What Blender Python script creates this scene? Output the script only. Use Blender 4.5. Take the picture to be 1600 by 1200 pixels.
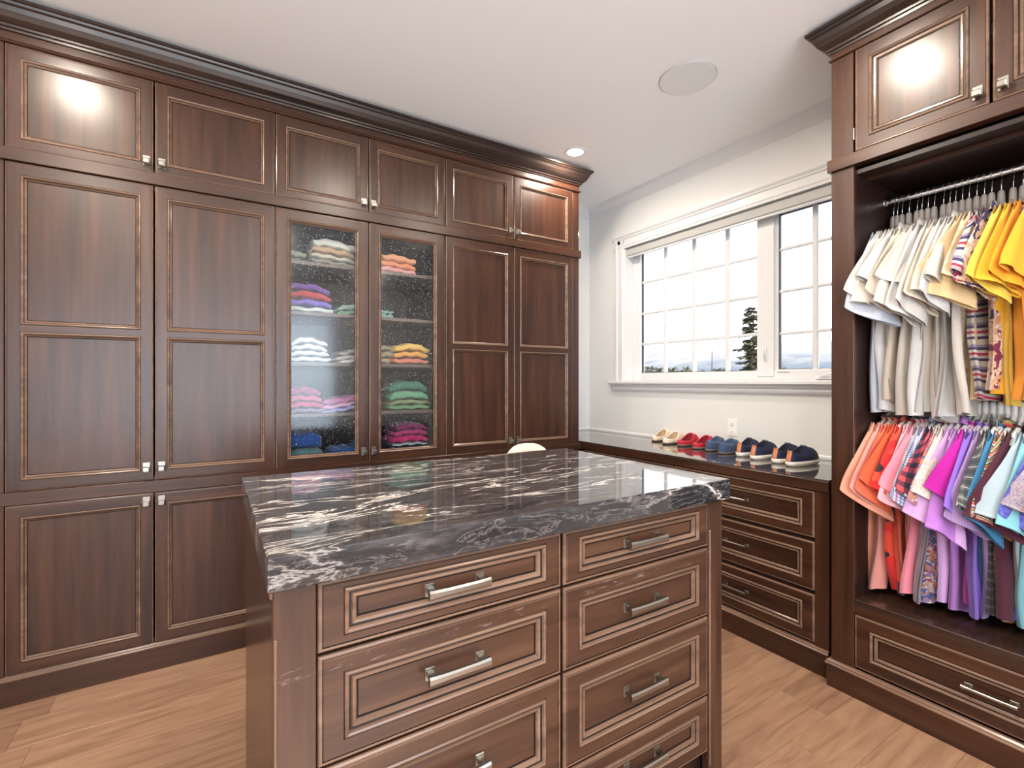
import bpy, bmesh, math, random
from mathutils import Vector, Matrix, noise as mnoise
for o in list(bpy.data.objects): bpy.data.objects.remove(o)
S = bpy.context.scene; C = S.collection
random.seed(7)
PI = math.pi
H = 1.365; YC = 2.839; XW = 3.03; YB = 3.505; CEIL = 2.962; XL = -2.2; YR = -2.0

# ---------------- camera ----------------
cd = bpy.data.cameras.new('camera'); cam = bpy.data.objects.new('camera', cd); C.objects.link(cam)
cd.sensor_width = 36; cd.lens = 757.57/1600*36; cd.shift_y = -3.46/1600; cd.clip_start = .02; cd.clip_end = 5000
cam.location = (0, 0, H); cam.rotation_euler = (PI/2, 0, 1.0162 - PI/2); S.camera = cam
# ---------------- view ----------------
S.view_settings.view_transform = 'Standard'; S.view_settings.look = 'None'
S.view_settings.gamma = 1; S.view_settings.use_curve_mapping = False; S.view_settings.exposure = 0.66
# ---------------- world ----------------
w = bpy.data.worlds.new('sky'); S.world = w; w.use_nodes = True
nt = w.node_tree; nt.nodes.clear()
wo = nt.nodes.new('ShaderNodeOutputWorld'); bg = nt.nodes.new('ShaderNodeBackground')
tc = nt.nodes.new('ShaderNodeTexCoord'); sp = nt.nodes.new('ShaderNodeSeparateXYZ'); cr = nt.nodes.new('ShaderNodeValToRGB')
nt.links.new(tc.outputs['Generated'], sp.inputs[0]); nt.links.new(sp.outputs['Z'], cr.inputs[0])
cr.color_ramp.elements[0].position = 0.0; cr.color_ramp.elements[0].color = (.96, .97, 1, 1)
cr.color_ramp.elements[1].position = .9; cr.color_ramp.elements[1].color = (.62, .76, 1, 1)
nt.links.new(cr.outputs[0], bg.inputs[0]); bg.inputs[1].default_value = 2.3
nt.links.new(bg.outputs[0], wo.inputs[0])
# ---------------- sun ----------------
sl = bpy.data.lights.new('sun', 'SUN'); sl.energy = 5.0; sl.color = (1, .95, .88); sl.angle = .02
so = bpy.data.objects.new('sun', sl); C.objects.link(so)
so.rotation_euler = Vector((.14, -.72, .68)).to_track_quat('Z', 'Y').to_euler()
LAMP_W = 14.0; LAMP_COL = (1, .88, .74)
# added fill lamp at the unseen rear window, tilted up to brighten the ceiling
al = bpy.data.lights.new('rear_fill_lamp', 'AREA'); al.shape = 'RECTANGLE'; al.size = 3.3; al.size_y = 2.0; al.energy = 66; al.color = (.80, .91, 1)
ao = bpy.data.objects.new('rear_fill_lamp', al); C.objects.link(ao); ao.location = (-.1, YR+.02, 1.45); ao.rotation_euler = (PI/2+.42, 0, 0)
LIGHTS = [(-.61, 2.22), (2.146, 2.63), (1.80, .99), (.88, 1.39), (1.95, -1.3), (-.75, 1.0), (.6, -.2), (-.75, -.3), (.7, -1.4), (-.75, -1.4)]  # those past the island one are unseen, added to light the room

# ---------------- materials ----------------
def mat(name, col=(.8, .8, .8), rough=.5, metal=0, spec=.5, coat=0, sheen=0):
    m = bpy.data.materials.new(name); m.use_nodes = True; b = m.node_tree.nodes['Principled BSDF']
    b.inputs['Base Color'].default_value = (*col, 1); b.inputs['Roughness'].default_value = rough
    b.inputs['Metallic'].default_value = metal; b.inputs['Specular IOR Level'].default_value = spec
    b.inputs['Coat Weight'].default_value = coat; b.inputs['Coat Roughness'].default_value = .08
    if sheen: b.inputs['Sheen Weight'].default_value = sheen
    return m
def N(m, t, **k):
    n = m.node_tree.nodes.new(t)
    for a, v in k.items(): setattr(n, a, v)
    return n
def L(m, a, b): m.node_tree.links.new(a, b)
def ramp(m, src, stops):
    r = N(m, 'ShaderNodeValToRGB'); e = r.color_ramp.elements
    while len(e) < len(stops): e.new(.5)
    for x, (p, c) in zip(e, stops): x.position = p; x.color = (*c, 1)
    L(m, src, r.inputs[0]); return r
def mix(m, f, a, b, mode='MIX'):
    x = N(m, 'ShaderNodeMix', data_type='RGBA', blend_type=mode)
    for s, v in ((0, f), (6, a), (7, b)):
        if hasattr(v, 'default_value') or hasattr(v, 'is_output'): L(m, v, x.inputs[s])
        else: x.inputs[s].default_value = v if s == 0 else (*v, 1)
    return x.outputs[2]
def math_(m, op, a, b=None):
    x = N(m, 'ShaderNodeMath', operation=op)
    for s, v in ((0, a), (1, b)):
        if v is None: continue
        if hasattr(v, 'is_output'): L(m, v, x.inputs[s])
        else: x.inputs[s].default_value = v
    return x.outputs[0]
def bump(m, h, st=.2, d=.002):
    b = N(m, 'ShaderNodeBump'); b.inputs['Strength'].default_value = st; b.inputs['Distance'].default_value = d
    L(m, h, b.inputs['Height']); L(m, b.outputs[0], m.node_tree.nodes['Principled BSDF'].inputs['Normal'])
def coords(m, scale, rnd=True, rot=(0, 0, 0), kind='Object'):
    t = N(m, 'ShaderNodeTexCoord'); mp = N(m, 'ShaderNodeMapping')
    mp.inputs['Scale'].default_value = scale; mp.inputs['Rotation'].default_value = rot
    L(m, t.outputs[kind], mp.inputs[0])
    if rnd:
        oi = N(m, 'ShaderNodeObjectInfo'); v = math_(m, 'MULTIPLY', oi.outputs['Random'], 37.0)
        cb = N(m, 'ShaderNodeCombineXYZ'); L(m, v, cb.inputs[0]); L(m, v, cb.inputs[1]); L(m, v, cb.inputs[2])
        L(m, cb.outputs[0], mp.inputs['Location'])
    return mp.outputs[0]
def tex(m, co, scale, detail=4, dist=0, rough=.5):
    n = N(m, 'ShaderNodeTexNoise'); n.inputs['Scale'].default_value = scale; n.inputs['Detail'].default_value = detail
    n.inputs['Distortion'].default_value = dist; n.inputs['Roughness'].default_value = rough
    L(m, co, n.inputs['Vector']); return n.outputs['Fac']
def base(m): return m.node_tree.nodes['Principled BSDF'].inputs['Base Color']

def wood(axis, dark, mid, light, name, rough=.31, streak=.5):
    m = mat(name, mid, rough)
    sc = [14, 14, 14]; sc['xyz'.index(axis)] = .9
    co = coords(m, sc); co2 = coords(m, [2.2 if i != 'xyz'.index(axis) else .8 for i in range(3)])
    a = tex(m, co, 1.6, 7, .15, .6); b = tex(m, co2, 1.6, 4, .1)
    sc3 = [90, 90, 90]; sc3['xyz'.index(axis)] = 3
    f = tex(m, coords(m, sc3), 1.5, 2)
    r = ramp(m, a, [(.30, dark), (.52, mid), (.74, light)])
    c = mix(m, math_(m, 'MULTIPLY', b, .5), r.outputs[0], dark)
    c = mix(m, math_(m, 'MULTIPLY', f, .30 * streak), c, tuple(x*.35 for x in dark))
    L(m, c, base(m))
    rr = ramp(m, f, [(.0, (rough-.02,)*3), (1, (rough+.02,)*3)]); L(m, rr.outputs[0], m.node_tree.nodes['Principled BSDF'].inputs['Roughness'])
    bump(m, f, .02, .0005)
    return m
CD, CM, CLt = (.020, .0078, .0050), (.056, .0200, .0100), (.098, .0360, .0160)
W = {a: wood(a, CD, CM, CLt, 'stained_cherry_wood_' + a) for a in 'xyz'}
WM = {a: wood(a, (.11, .062, .042), (.205, .120, .080), (.32, .20, .14), 'highlit_glazed_moulding_wood_' + a, .20) for a in 'xyz'}  # glazed moulding, lightened so its colour carries the edge highlights
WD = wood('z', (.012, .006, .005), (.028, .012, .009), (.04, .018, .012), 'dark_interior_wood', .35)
GL = mat('dark_glaze', (.008, .005, .004), .5)
# worn wood for the island: whitish rubbed flecks
def worn(axis):
    m = wood(axis, (.030, .014, .010), (.078, .035, .020), (.130, .062, .035), 'worn_cherry_wood_' + axis, .30)
    c0 = base(m).links[0].from_socket
    co = coords(m, (5, 40, 22)); n = tex(m, co, 3, 5, .5, .7)
    g = N(m, 'ShaderNodeNewGeometry'); s = N(m, 'ShaderNodeSeparateXYZ'); L(m, g.outputs['Position'], s.inputs[0])
    band = math_(m, 'MULTIPLY', math_(m, 'GREATER_THAN', s.outputs[2], .765), math_(m, 'LESS_THAN', s.outputs[2], .803))
    r = ramp(m, n, [(.56, (0, 0, 0)), (.68, (1, 1, 1))])
    L(m, mix(m, math_(m, 'MULTIPLY', math_(m, 'MULTIPLY', r.outputs[0], band), .55), c0, (.38, .30, .27)), base(m))
    return m
WI = {a: worn(a) for a in 'xz'}; WI['y'] = W['y']

white = mat('white_wall_paint', (.74, .74, .735), .6, spec=.3)
ceil_m = mat('white_ceiling_paint', (.90, .90, .90), .7, spec=.2)
trim_m = mat('white_satin_trim', (.74, .74, .75), .35)
vinyl = mat('white_window_vinyl', (.72, .73, .75), .3)
gasket = mat('black_window_gasket', (.015, .017, .02), .6)
shade_m = mat('warm_grey_roller_shade', (.50, .495, .485), .7)
chrome = mat('brushed_nickel', (.60, .58, .55), .28, 1)
chrome2 = mat('polished_chrome', (.80, .80, .82), .12, 1)
pewter = mat('pewter_hardware', (.33, .32, .30), .28, 1)
bench_glass = mat('dark_glass_sheet', (.05, .04, .038), .03, 0, .6, .6)
plastic_w = mat('white_plastic', (.85, .85, .84), .35)

def mk_floor():
    m = mat('oak_plank', (.4, .25, .15), .33)
    co = coords(m, (1.1, 9, 9)); a = tex(m, co, 2.2, 7, 1.4, .6)
    f = tex(m, coords(m, (3, 70, 70)), 2, 3)
    oi = N(m, 'ShaderNodeObjectInfo')
    r = ramp(m, a, [(.3, (.205, .115, .072)), (.5, (.30, .178, .112)), (.72, (.37, .232, .150))])
    t = ramp(m, oi.outputs['Random'], [(0, (.80, .76, .74)), (1, (1.12, 1.1, 1.08))])
    c = mix(m, 1.0, r.outputs[0], t.outputs[0], 'MULTIPLY')
    c = mix(m, math_(m, 'MULTIPLY', f, .3), c, (.16, .075, .04))
    L(m, c, base(m)); bump(m, f, .1, .001); return m
oak = mk_floor()
def mk_marble():
    m = mat('black_marble_white_veins', (.03, .03, .035), .035, 0, .6, .3)
    t = N(m, 'ShaderNodeTexCoord'); mp = N(m, 'ShaderNodeMapping'); L(m, t.outputs['Object'], mp.inputs[0])
    mp.inputs['Rotation'].default_value = (.5, .35, .22); mp.inputs['Scale'].default_value = (1.5, 7.5, 5.5)
    w0 = tex(m, mp.outputs[0], .8, 4, .3)
    co = mp.outputs[0]
    n1 = tex(m, co, 1.3, 9, .9, .60); n2 = tex(m, co, 3.0, 8, .6, .68)
    v1 = math_(m, 'ABSOLUTE', math_(m, 'SUBTRACT', n1, .5)); v2 = math_(m, 'ABSOLUTE', math_(m, 'SUBTRACT', n2, .47))
    r1 = ramp(m, v1, [(0, (1, 1, 1)), (.007, (.7,)*3), (.013, (.10,)*3), (.035, (0,)*3)])
    r2 = ramp(m, v2, [(0, (.35,)*3), (.006, (.15,)*3), (.02, (0,)*3)])
    msk = ramp(m, tex(m, co, .55, 3, .5), [(.41, (.03,)*3), (.56, (1,)*3)])
    b = ramp(m, n2, [(.3, (.012, .012, .014)), (.55, (.030, .030, .034)), (.75, (.10, .095, .10))])
    v = mix(m, 1.0, r1.outputs[0], msk.outputs[0], 'MULTIPLY')
    c = mix(m, v, b.outputs[0], (.74, .68, .64)); c = mix(m, math_(m, 'MULTIPLY', r2.outputs[0], .8), c, (.5, .46, .44))
    L(m, c, base(m)); return m
marble = mk_marble()
def mk_glass():      # seeded cabinet glass: clear sheet with a mirror sheen and small white seeds
    m = bpy.data.materials.new('seeded_glass'); m.use_nodes = True; t = m.node_tree; t.nodes.clear()
    out = N(m, 'ShaderNodeOutputMaterial'); tr = N(m, 'ShaderNodeBsdfTransparent'); tr.inputs[0].default_value = (.95, .97, .98, 1)
    gl = N(m, 'ShaderNodeBsdfGlossy'); gl.inputs['Roughness'].default_value = .10; gl.inputs[0].default_value = (.9, .94, 1, 1)
    fr = N(m, 'ShaderNodeFresnel'); fr.inputs[0].default_value = 1.45
    ms = N(m, 'ShaderNodeMixShader'); L(m, fr.outputs[0], ms.inputs[0]); L(m, tr.outputs[0], ms.inputs[1]); L(m, gl.outputs[0], ms.inputs[2])
    co = coords(m, (1, 1, 1), False); vo = N(m, 'ShaderNodeTexVoronoi'); vo.inputs['Scale'].default_value = 95; vo.inputs['Randomness'].default_value = 1
    L(m, co, vo.inputs['Vector']); n = tex(m, co, 60, 2)
    d = math_(m, 'LESS_THAN', vo.outputs['Distance'], math_(m, 'MULTIPLY', n, .31))
    sel = N(m, 'ShaderNodeSeparateColor'); L(m, vo.outputs['Color'], sel.inputs[0])
    d = math_(m, 'MULTIPLY', d, math_(m, 'GREATER_THAN', sel.outputs[0], .35))
    df = N(m, 'ShaderNodeBsdfDiffuse'); df.inputs[0].default_value = (.75, .78, .8, 1)
    m2 = N(m, 'ShaderNodeMixShader'); L(m, math_(m, 'MULTIPLY', d, .6), m2.inputs[0]); L(m, ms.outputs[0], m2.inputs[1]); L(m, df.outputs[0], m2.inputs[2])
    L(m, m2.outputs[0], out.inputs[0]); return m
seed_glass = mk_glass()
def mk_clear():
    m = bpy.data.materials.new('clear_window_glass'); m.use_nodes = True; t = m.node_tree; t.nodes.clear()
    out = N(m, 'ShaderNodeOutputMaterial'); tr = N(m, 'ShaderNodeBsdfTransparent'); gl = N(m, 'ShaderNodeBsdfGlossy'); gl.inputs['Roughness'].default_value = .01
    fr = N(m, 'ShaderNodeFresnel'); fr.inputs[0].default_value = 1.35
    ms = N(m, 'ShaderNodeMixShader'); L(m, fr.outputs[0], ms.inputs[0]); L(m, tr.outputs[0], ms.inputs[1]); L(m, gl.outputs[0], ms.inputs[2]); L(m, ms.outputs[0], out.inputs[0]); return m
clear = mk_clear()
lens = bpy.data.materials.new('lit_lens'); lens.use_nodes = True
_b = lens.node_tree.nodes['Principled BSDF']; _b.inputs['Emission Color'].default_value = (1, .96, .9, 1); _b.inputs['Emission Strength'].default_value = 3.5

# ---------------- mesh helpers ----------------
def obj(name, bm, mats, parent=None, smooth=False, loc=None):
    me = bpy.data.meshes.new(name); bm.normal_update(); bm.to_mesh(me); bm.free()
    for m in (mats if isinstance(mats, (list, tuple)) else [mats]): me.materials.append(m)
    if smooth:
        for p in me.polygons: p.use_smooth = True
    o = bpy.data.objects.new(name, me); C.objects.link(o)
    if parent: o.parent = parent
    if loc: o.location = loc
    return o
def tag(o, label=None, cat=None, group=None, kind=None):
    if label: o['label'] = label
    if cat: o['category'] = cat
    if group: o['group'] = group
    if kind: o['kind'] = kind
    return o
def thing(name, label, cat, loc=(0, 0, 0), rz=0, group=None):
    o = bpy.data.objects.new(name, None); C.objects.link(o); o.location = loc; o.rotation_euler = (0, 0, rz)
    o.empty_display_size = .05
    return tag(o, label, cat, group)
def struct(name, bm, m, parent=None, smooth=False):
    o = obj(name, bm, m, parent, smooth)
    if not parent: o['kind'] = 'structure'
    return o
def box(bm, a, b, mi=0, bev=0):
    x0, y0, z0 = [min(p, q) for p, q in zip(a, b)]; x1, y1, z1 = [max(p, q) for p, q in zip(a, b)]
    vs = [bm.verts.new(p) for p in ((x0,y0,z0),(x1,y0,z0),(x1,y1,z0),(x0,y1,z0),(x0,y0,z1),(x1,y0,z1),(x1,y1,z1),(x0,y1,z1))]
    fs = [bm.faces.new([vs[i] for i in f]) for f in ((0,3,2,1),(4,5,6,7),(0,1,5,4),(1,2,6,5),(2,3,7,6),(3,0,4,7))]
    for f in fs: f.material_index = mi
    if bev:
        es = list({e for f in fs for e in f.edges})
        r = bmesh.ops.bevel(bm, geom=es, offset=bev, segments=1, affect='EDGES', profile=.5)
        for f in r['faces']: f.material_index = mi
    return fs
def BX(*args, **k):
    bm = bmesh.new(); box(bm, *args, **k); return bm
def grid_surf(bm, P, nu, nv, closed_u=False, mi=0, uvs=None):
    vs = [[bm.verts.new(P[j][i]) for i in range(nu)] for j in range(nv)]
    uvl = bm.loops.layers.uv.verify() if uvs else None
    for j in range(nv-1):
        for i in range(nu if closed_u else nu-1):
            i2 = (i+1) % nu
            try: f = bm.faces.new((vs[j][i], vs[j][i2], vs[j+1][i2], vs[j+1][i]))
            except ValueError: continue
            f.material_index = mi
            if uvs:
                for lp, (a, b) in zip(f.loops, ((j, i), (j, i2), (j+1, i2), (j+1, i))): lp[uvl].uv = uvs[a][b]
    return vs
def tube(bm, pts, r, seg=8, mi=0, cap=True):
    pts = [Vector(p) for p in pts]; rings = []
    for k, p in enumerate(pts):
        d = (pts[min(k+1, len(pts)-1)] - pts[max(k-1, 0)]).normalized()
        u = d.cross(Vector((0, 0, 1)) if abs(d.z) < .9 else Vector((1, 0, 0))).normalized(); v = d.cross(u)
        rr = r[k] if isinstance(r, (list, tuple)) else r
        rings.append([bm.verts.new(p + (u*math.cos(2*PI*i/seg) + v*math.sin(2*PI*i/seg))*rr) for i in range(seg)])
    for a, b in zip(rings, rings[1:]):
        for i in range(seg):
            f = bm.faces.new((a[i], a[(i+1) % seg], b[(i+1) % seg], b[i])); f.material_index = mi
    if cap:
        for q in (rings[0][::-1], rings[-1]): bm.faces.new(q).material_index = mi
def disc(bm, c, r, z0, z1, seg=40, mi=0, axis='z'):
    top = [bm.verts.new((c[0]+r*math.cos(2*PI*i/seg), c[1]+r*math.sin(2*PI*i/seg), z1)) for i in range(seg)]
    bot = [bm.verts.new((c[0]+r*math.cos(2*PI*i/seg), c[1]+r*math.sin(2*PI*i/seg), z0)) for i in range(seg)]
    bm.faces.new(top).material_index = mi; bm.faces.new(bot[::-1]).material_index = mi
    for i in range(seg):
        bm.faces.new((bot[i], bot[(i+1) % seg], top[(i+1) % seg], top[i])).material_index = mi
def nest(bm, x0, z0, x1, z1, prof):
    """mitred moulding: prof = [(inset, y, mat)], rings joined one after another"""
    rings = []
    for s, y, _ in prof:
        rings.append([bm.verts.new(p) for p in ((x0+s, y, z0+s), (x1-s, y, z0+s), (x1-s, y, z1-s), (x0+s, y, z1-s))])
    for k in range(len(prof)-1):
        a, b = rings[k], rings[k+1]
        for i in range(4):
            f = bm.faces.new((a[i], a[(i+1) % 4], b[(i+1) % 4], b[i])); f.material_index = prof[k+1][2]
# door moulding profile: mats 0 = glazed moulding with highlights in its colour, 1 = dark glaze
PROF = [(0, .000, 1), (0, .004, 1), (.0022, .004, 1), (.003, -.002, 0), (.006, -.0035, 0), (.009, -.002, 0), (.0115, .002, 0), (.0125, .0035, 1), (.014, .0035, 1), (.0195, .009, 0), (.0205, .0105, 1), (.0225, .0105, 1)]
PROF2 = [(0, .000, 1), (0, .004, 1), (.0025, .004, 1), (.0035, -.003, 0), (.007, -.005, 0), (.011, -.003, 0), (.0135, .002, 0), (.015, .004, 1), (.018, .004, 1), (.020, .001, 0), (.026, .002, 0), (.030, .008, 0), (.031, .0105, 1), (.0335, .0105, 1)]

def knob_mesh():
    bm = bmesh.new()
    box(bm, (-.017, -.004, -.029), (.017, 0, .029), bev=.0012)
    box(bm, (-.010, -.016, -.016), (.010, -.003, .004))
    # flared square block with pyramid faces
    pr = [(.013, -.014), (.018, -.020), (.018, -.024), (.012, -.030)]
    rings = [[bm.verts.new(p) for p in ((-s, y, -s*.88-.008), (s, y, -s*.88-.008), (s, y, s*.88-.008), (-s, y, s*.88-.008))] for s, y in pr]
    for a, b in zip(rings, rings[1:]):
        for i in range(4): bm.faces.new((a[i], a[(i+1) % 4], b[(i+1) % 4], b[i]))
    bm.faces.new(rings[-1]); bm.faces.new(rings[0][::-1])
    return bm
_k = obj('knob', knob_mesh(), pewter); KM = _k.data; bpy.data.objects.remove(_k)
def pull_mesh(w, h, d, post=.007):
    bm = bmesh.new()
    for s in (-1, 1):
        cx = s*(w/2-.014)
        box(bm, (cx-.012, -.003, -h*.62), (cx+.012, 0, h*.62), bev=.001)
        box(bm, (cx-post, -d+.004, -post), (cx+post, -.002, post))
    # waisted bar: concave top and bottom edge
    n = 12; rings = []
    for k in range(n+1):
        t = k/n*2-1; hh = h*(.40 + .10*abs(t)**3); x = t*w/2
        rings.append([bm.verts.new(p) for p in ((x, -d-.005, -hh), (x, -d-.008, -hh*.5), (x, -d-.008, hh*.5), (x, -d-.005, hh), (x, -d+.003, hh), (x, -d+.003, -hh))])
    for a, b in zip(rings, rings[1:]):
        for i in range(6): bm.faces.new((a[i], b[i], b[(i+1) % 6], a[(i+1) % 6]))
    bm.faces.new(rings[0]); bm.faces.new(rings[-1][::-1])
    return bm
def shared(bm, m):
    o = obj('t', bm, m); me = o.data; bpy.data.objects.remove(o); return me
PM = shared(pull_mesh(.158, .024, .030), pewter)
PMB = shared(pull_mesh(.150, .013, .028, .005), pewter)
def inst(name, me, parent, loc, rot=None):
    o = bpy.data.objects.new(name, me); C.objects.link(o); o.parent = parent; o.location = loc
    if rot: o.rotation_euler = rot
    return o

def front(kind, parent, x, z, w, h, st=.048, rt=.05, rb=.05, mids=(), wood_=W, prof=PROF, glass=False, T=.020, knob=None, pull=None, ha='x', bead=.0045):
    """framed door or drawer front, local frame facing -Y, x/z = lower left corner"""
    bm = bmesh.new(); e = bead*2
    if prof is PROF2: op = [(0, T, 0), (0, .0065, 0), (.0018, .0030, 3), (.0045, .0018, 3), (.0080, .0018, 3), (.0088, .0040, 2), (.0105, .0040, 2), (e, 0, 3)]
    else: op = [(0, T, 0), (0, .005, 0), (.0012, .0018, 3), (.0035, .0004, 3), (e, 0, 0)]
    nest(bm, 0, 0, w, h, op)
    def Q(x0, z0, x1, z1, mi):
        bm.faces.new([bm.verts.new(p) for p in ((x0, 0, z0), (x1, 0, z0), (x1, 0, z1), (x0, 0, z1))]).material_index = mi
    Q(e, e, st, h-e, 0); Q(w-st, e, w-e, h-e, 0); Q(st, h-rt, w-st, h-e, 1); Q(st, e, w-st, rb, 1)
    zs = [(rb, h-rt)]
    for mz, mh in mids:
        a, b = zs.pop(); zs += [(a, mz-mh/2), (mz+mh/2, b)]
        Q(st, mz-mh/2, w-st, mz+mh/2, 1)
    for x0, x1 in ((st, st+.0005), (w-st-.0005, w-st)): box(bm, (x0, .0001, rb), (x1, T, h-rt), 2)
    hz = wood_['x']
    f = obj(kind, bm, [wood_['z'] if kind == 'door' else hz, hz, GL, WM[ha]], parent, loc=(x, 0, z))
    for a, b in zs:
        m = bmesh.new(); nest(m, st-.0005, a-.0005, w-st+.0005, b+.0005, prof); obj('moulding', m, [WM[ha], GL], f)
        i, d = prof[-1][0], prof[-1][1]
        if glass: obj('glass_pane', BX((st+i-.003, d+.001, a+i-.003), (w-st-i+.003, d+.005, b-i+.003)), seed_glass, f)
        else: obj('panel', BX((st+i-.002, d, a+i-.002), (w-st-i+.002, T-.002, b-i+.002)), wood_['z' if kind == 'door' else 'x'], f)
    if knob: inst('knob', KM, f, (knob[0], 0, knob[1])).scale = (.84, .9, .84)
    if pull: inst('pull_handle', pull, f, (w/2, prof[-1][1], h/2))
    return f

def sweep_L(bm, prof, x0, x1, yf, yb, left=False, mi=0):
    """crown or base profile [(out, z)] along a front with a mitred return at x1 (and x0)"""
    rows = []
    for o_, z in prof:
        r = [(x1+o_, yb, z), (x1+o_, yf-o_, z), (x0-(o_ if left else 0), yf-o_, z)]
        if left: r.append((x0-o_, yb, z))
        rows.append(r)
    grid_surf(bm, rows, len(rows[0]), len(rows), mi=mi)

# ================= ROOM SHELL =================
struct('floor', BX((XL, YR, -.08), (XW+.15, YB+.1, -.0125)), GL)
floor = bpy.data.objects['floor']
row0 = 1.009 - .187*17
for k in range(30):
    y0 = row0 + k*.187
    if y0 > YB: break
    x = XL - random.random()*1.2
    if abs(y0-1.009) < .01: x = 2.14-1.9*3
    while x < XW:
        ln = 1.9 if abs(y0-1.009) < .01 else random.choice((1.2, 1.5, 1.8, 2.1))
        a, b = max(x, XL), min(x+ln, XW+.02)
        if b-a > .05 and y0+.187 > YR:
            bm = BX((a+.0004, max(y0, YR)+.0004, -.012), (b-.0004, min(y0+.187, YB)-.0004, 0), bev=.0006); obj('plank', bm, oak, floor)
        x += ln
struct('ceiling', BX((XL-.1, YR-.1, CEIL), (XW+.15, YB+.1, CEIL+.1)), ceil_m)
def wall_with_hole(name, axis, c, th, a0, a1, hole):
    bm = bmesh.new(); h0, h1, z0, z1 = hole
    for (p, q, r, s) in ((a0, h0, 0, CEIL), (h1, a1, 0, CEIL), (h0, h1, 0, z0), (h0, h1, z1, CEIL)):
        if axis == 'x': box(bm, (c, p, r), (c+th, q, s))
        else: box(bm, (p, c, r), (q, c+th, s))
    return struct(name, bm, white)
# window wall opening
WY0, WY1, WZ0, WZ1 = 1.215, 3.045, 1.372, 2.535
wall_with_hole('wall_right', 'x', XW, .16, YR-.1, YB+.1, (WY0, WY1, WZ0, WZ1))
struct('wall_back', BX((XL-.1, YB, 0), (XW+.16, YB+.1, CEIL)), white)
struct('wall_left', BX((XL-.1, YR-.1, 0), (XL, YB+.1, CEIL)), white)
wall_with_hole('wall_front', 'y', YR-.14, .14, XL-.1, XW+.16, (-1.9, 1.7, .35, 2.6))
# unseen window added behind the camera to let in fill daylight
w2 = thing('fill_window', None, None); w2['kind'] = 'structure'
bm = bmesh.new()
for a, b in (((-1.9, YR-.12, .35), (-1.82, YR-.04, 2.6)), ((1.62, YR-.12, .35), (1.7, YR-.04, 2.6)), ((-1.82, YR-.12, .35), (1.62, YR-.04, .43)), ((-1.82, YR-.12, 2.52), (1.62, YR-.04, 2.6)), ((-.14, YR-.12, .43), (-.06, YR-.04, 2.52))): box(bm, a, b, bev=.003)
obj('window_frame', bm, vinyl, w2)
obj('glass_pane', BX((-1.82, YR-.085, .43), (-.14, YR-.081, 2.52)), clear, w2); obj('glass_pane', BX((-.06, YR-.085, .43), (1.62, YR-.081, 2.52)), clear, w2)
# white crown moulding on window wall and back wall
cp = [(0, 2.885), (.004, 2.885), (.006, 2.893), (.012, 2.895), (.014, 2.902), (.022, 2.908), (.040, 2.925), (.055, 2.940), (.064, 2.944), (.066, 2.951), (.074, 2.953), (.076, 2.9625), (0, 2.9625)]
bm = bmesh.new()
grid_surf(bm, [[(XL, YB-o, z), (XW-o, YB-o, z), (XW-o, YR, z)] for o, z in cp], 3, len(cp)); struct('trim_1', bm, trim_m)
# slim white strip where bench top meets the walls
bp = [(0, .935), (.006, .935), (.010, .930), (.011, .914), (0, .914)]
bm = bmesh.new(); grid_surf(bm, [[(2.36, YB-o, z), (XW-o, YB-o, z), (XW-o, 1.10, z)] for o, z in bp], 3, len(bp)); struct('baseboard_right', bm, trim_m)
# low baseboards behind the camera
bm = bmesh.new(); box(bm, (XL, YR, 0), (XL+.015, 2.85, .14)); struct('baseboard_left', bm, trim_m)
bm = bmesh.new(); box(bm, (XL, YR, 0), (XW, YR+.015, .14)); struct('baseboard_front', bm, trim_m)

# ---- window 1 ----
w1 = thing('window_1', None, None); w1['kind'] = 'structure'
XP = 3.14
bm = bmesh.new()   # casing around the opening: left leg with stepped profile, head with crown
def casing(bm, y0, y1, z0, z1):   # vertical leg
    for a, b, t in ((0, 1, .014), (.08, .32, .022), (.62, .92, .019)):
        box(bm, (XW-t, y0+(y1-y0)*a, z0), (XW+.001, y0+(y1-y0)*b, z1), bev=.003)
casing(bm, 3.150, 3.045, WZ0-.0, 2.60)
casing(bm, 1.110, WY0, WZ0-.0, 2.60)
obj('casing', bm, trim_m, w1)
bm = bmesh.new()
hp = [(0, 2.512), (.014, 2.512), (.016, 2.53), (.020, 2.535), (.020, 2.553), (.014, 2.557), (.014, 2.585), (.022, 2.592), (.024, 2.602), (.032, 2.610), (.036, 2.618), (.036, 2.626), (0, 2.629)]
grid_surf(bm, [[(XW-o, 3.152+o*.6, z), (XW-o, 1.11, z)] for o, z in hp], 2, len(hp))
box(bm, (XW-.013, 3.148, 2.513), (XW, 3.153, 2.62)); obj('head_casing', bm, trim_m, w1)
bm = bmesh.new()
sp_ = [(0, 1.284), (.008, 1.284), (.010, 1.290), (.018, 1.294), (.022, 1.306), (.020, 1.318), (.034, 1.330), (.040, 1.344), (.042, 1.346), (.056, 1.347), (.060, 1.352), (.060, 1.368), (.056, 1.373), (0, 1.374)]
sweep = [[(XW, 3.152+o*.7, z), (XW-o, 3.152+o*.7, z), (XW-o, 1.11, z)] for o, z in sp_]
grid_surf(bm, sweep, 3, len(sp_)); box(bm, (XW-.01, WY0+.001, 1.366), (XP, WY1-.001, 1.3735)); obj('window_sill', bm, trim_m, w1)
bm = bmesh.new()   # reveal linings
box(bm, (XW+.001, WY1-.004, WZ0), (XP+.02, WY1+.0, WZ1)); box(bm, (XW+.001, WY0, WZ0), (XP+.02, WY0+.004, WZ1)); box(bm, (XW+.001, WY0, WZ1-.004), (XP+.02, WY1, WZ1))
obj('reveal', bm, trim_m, w1)
bm = bmesh.new()   # outer vinyl frame and mullion
G0, G1 = 1.440, 2.475
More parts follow.
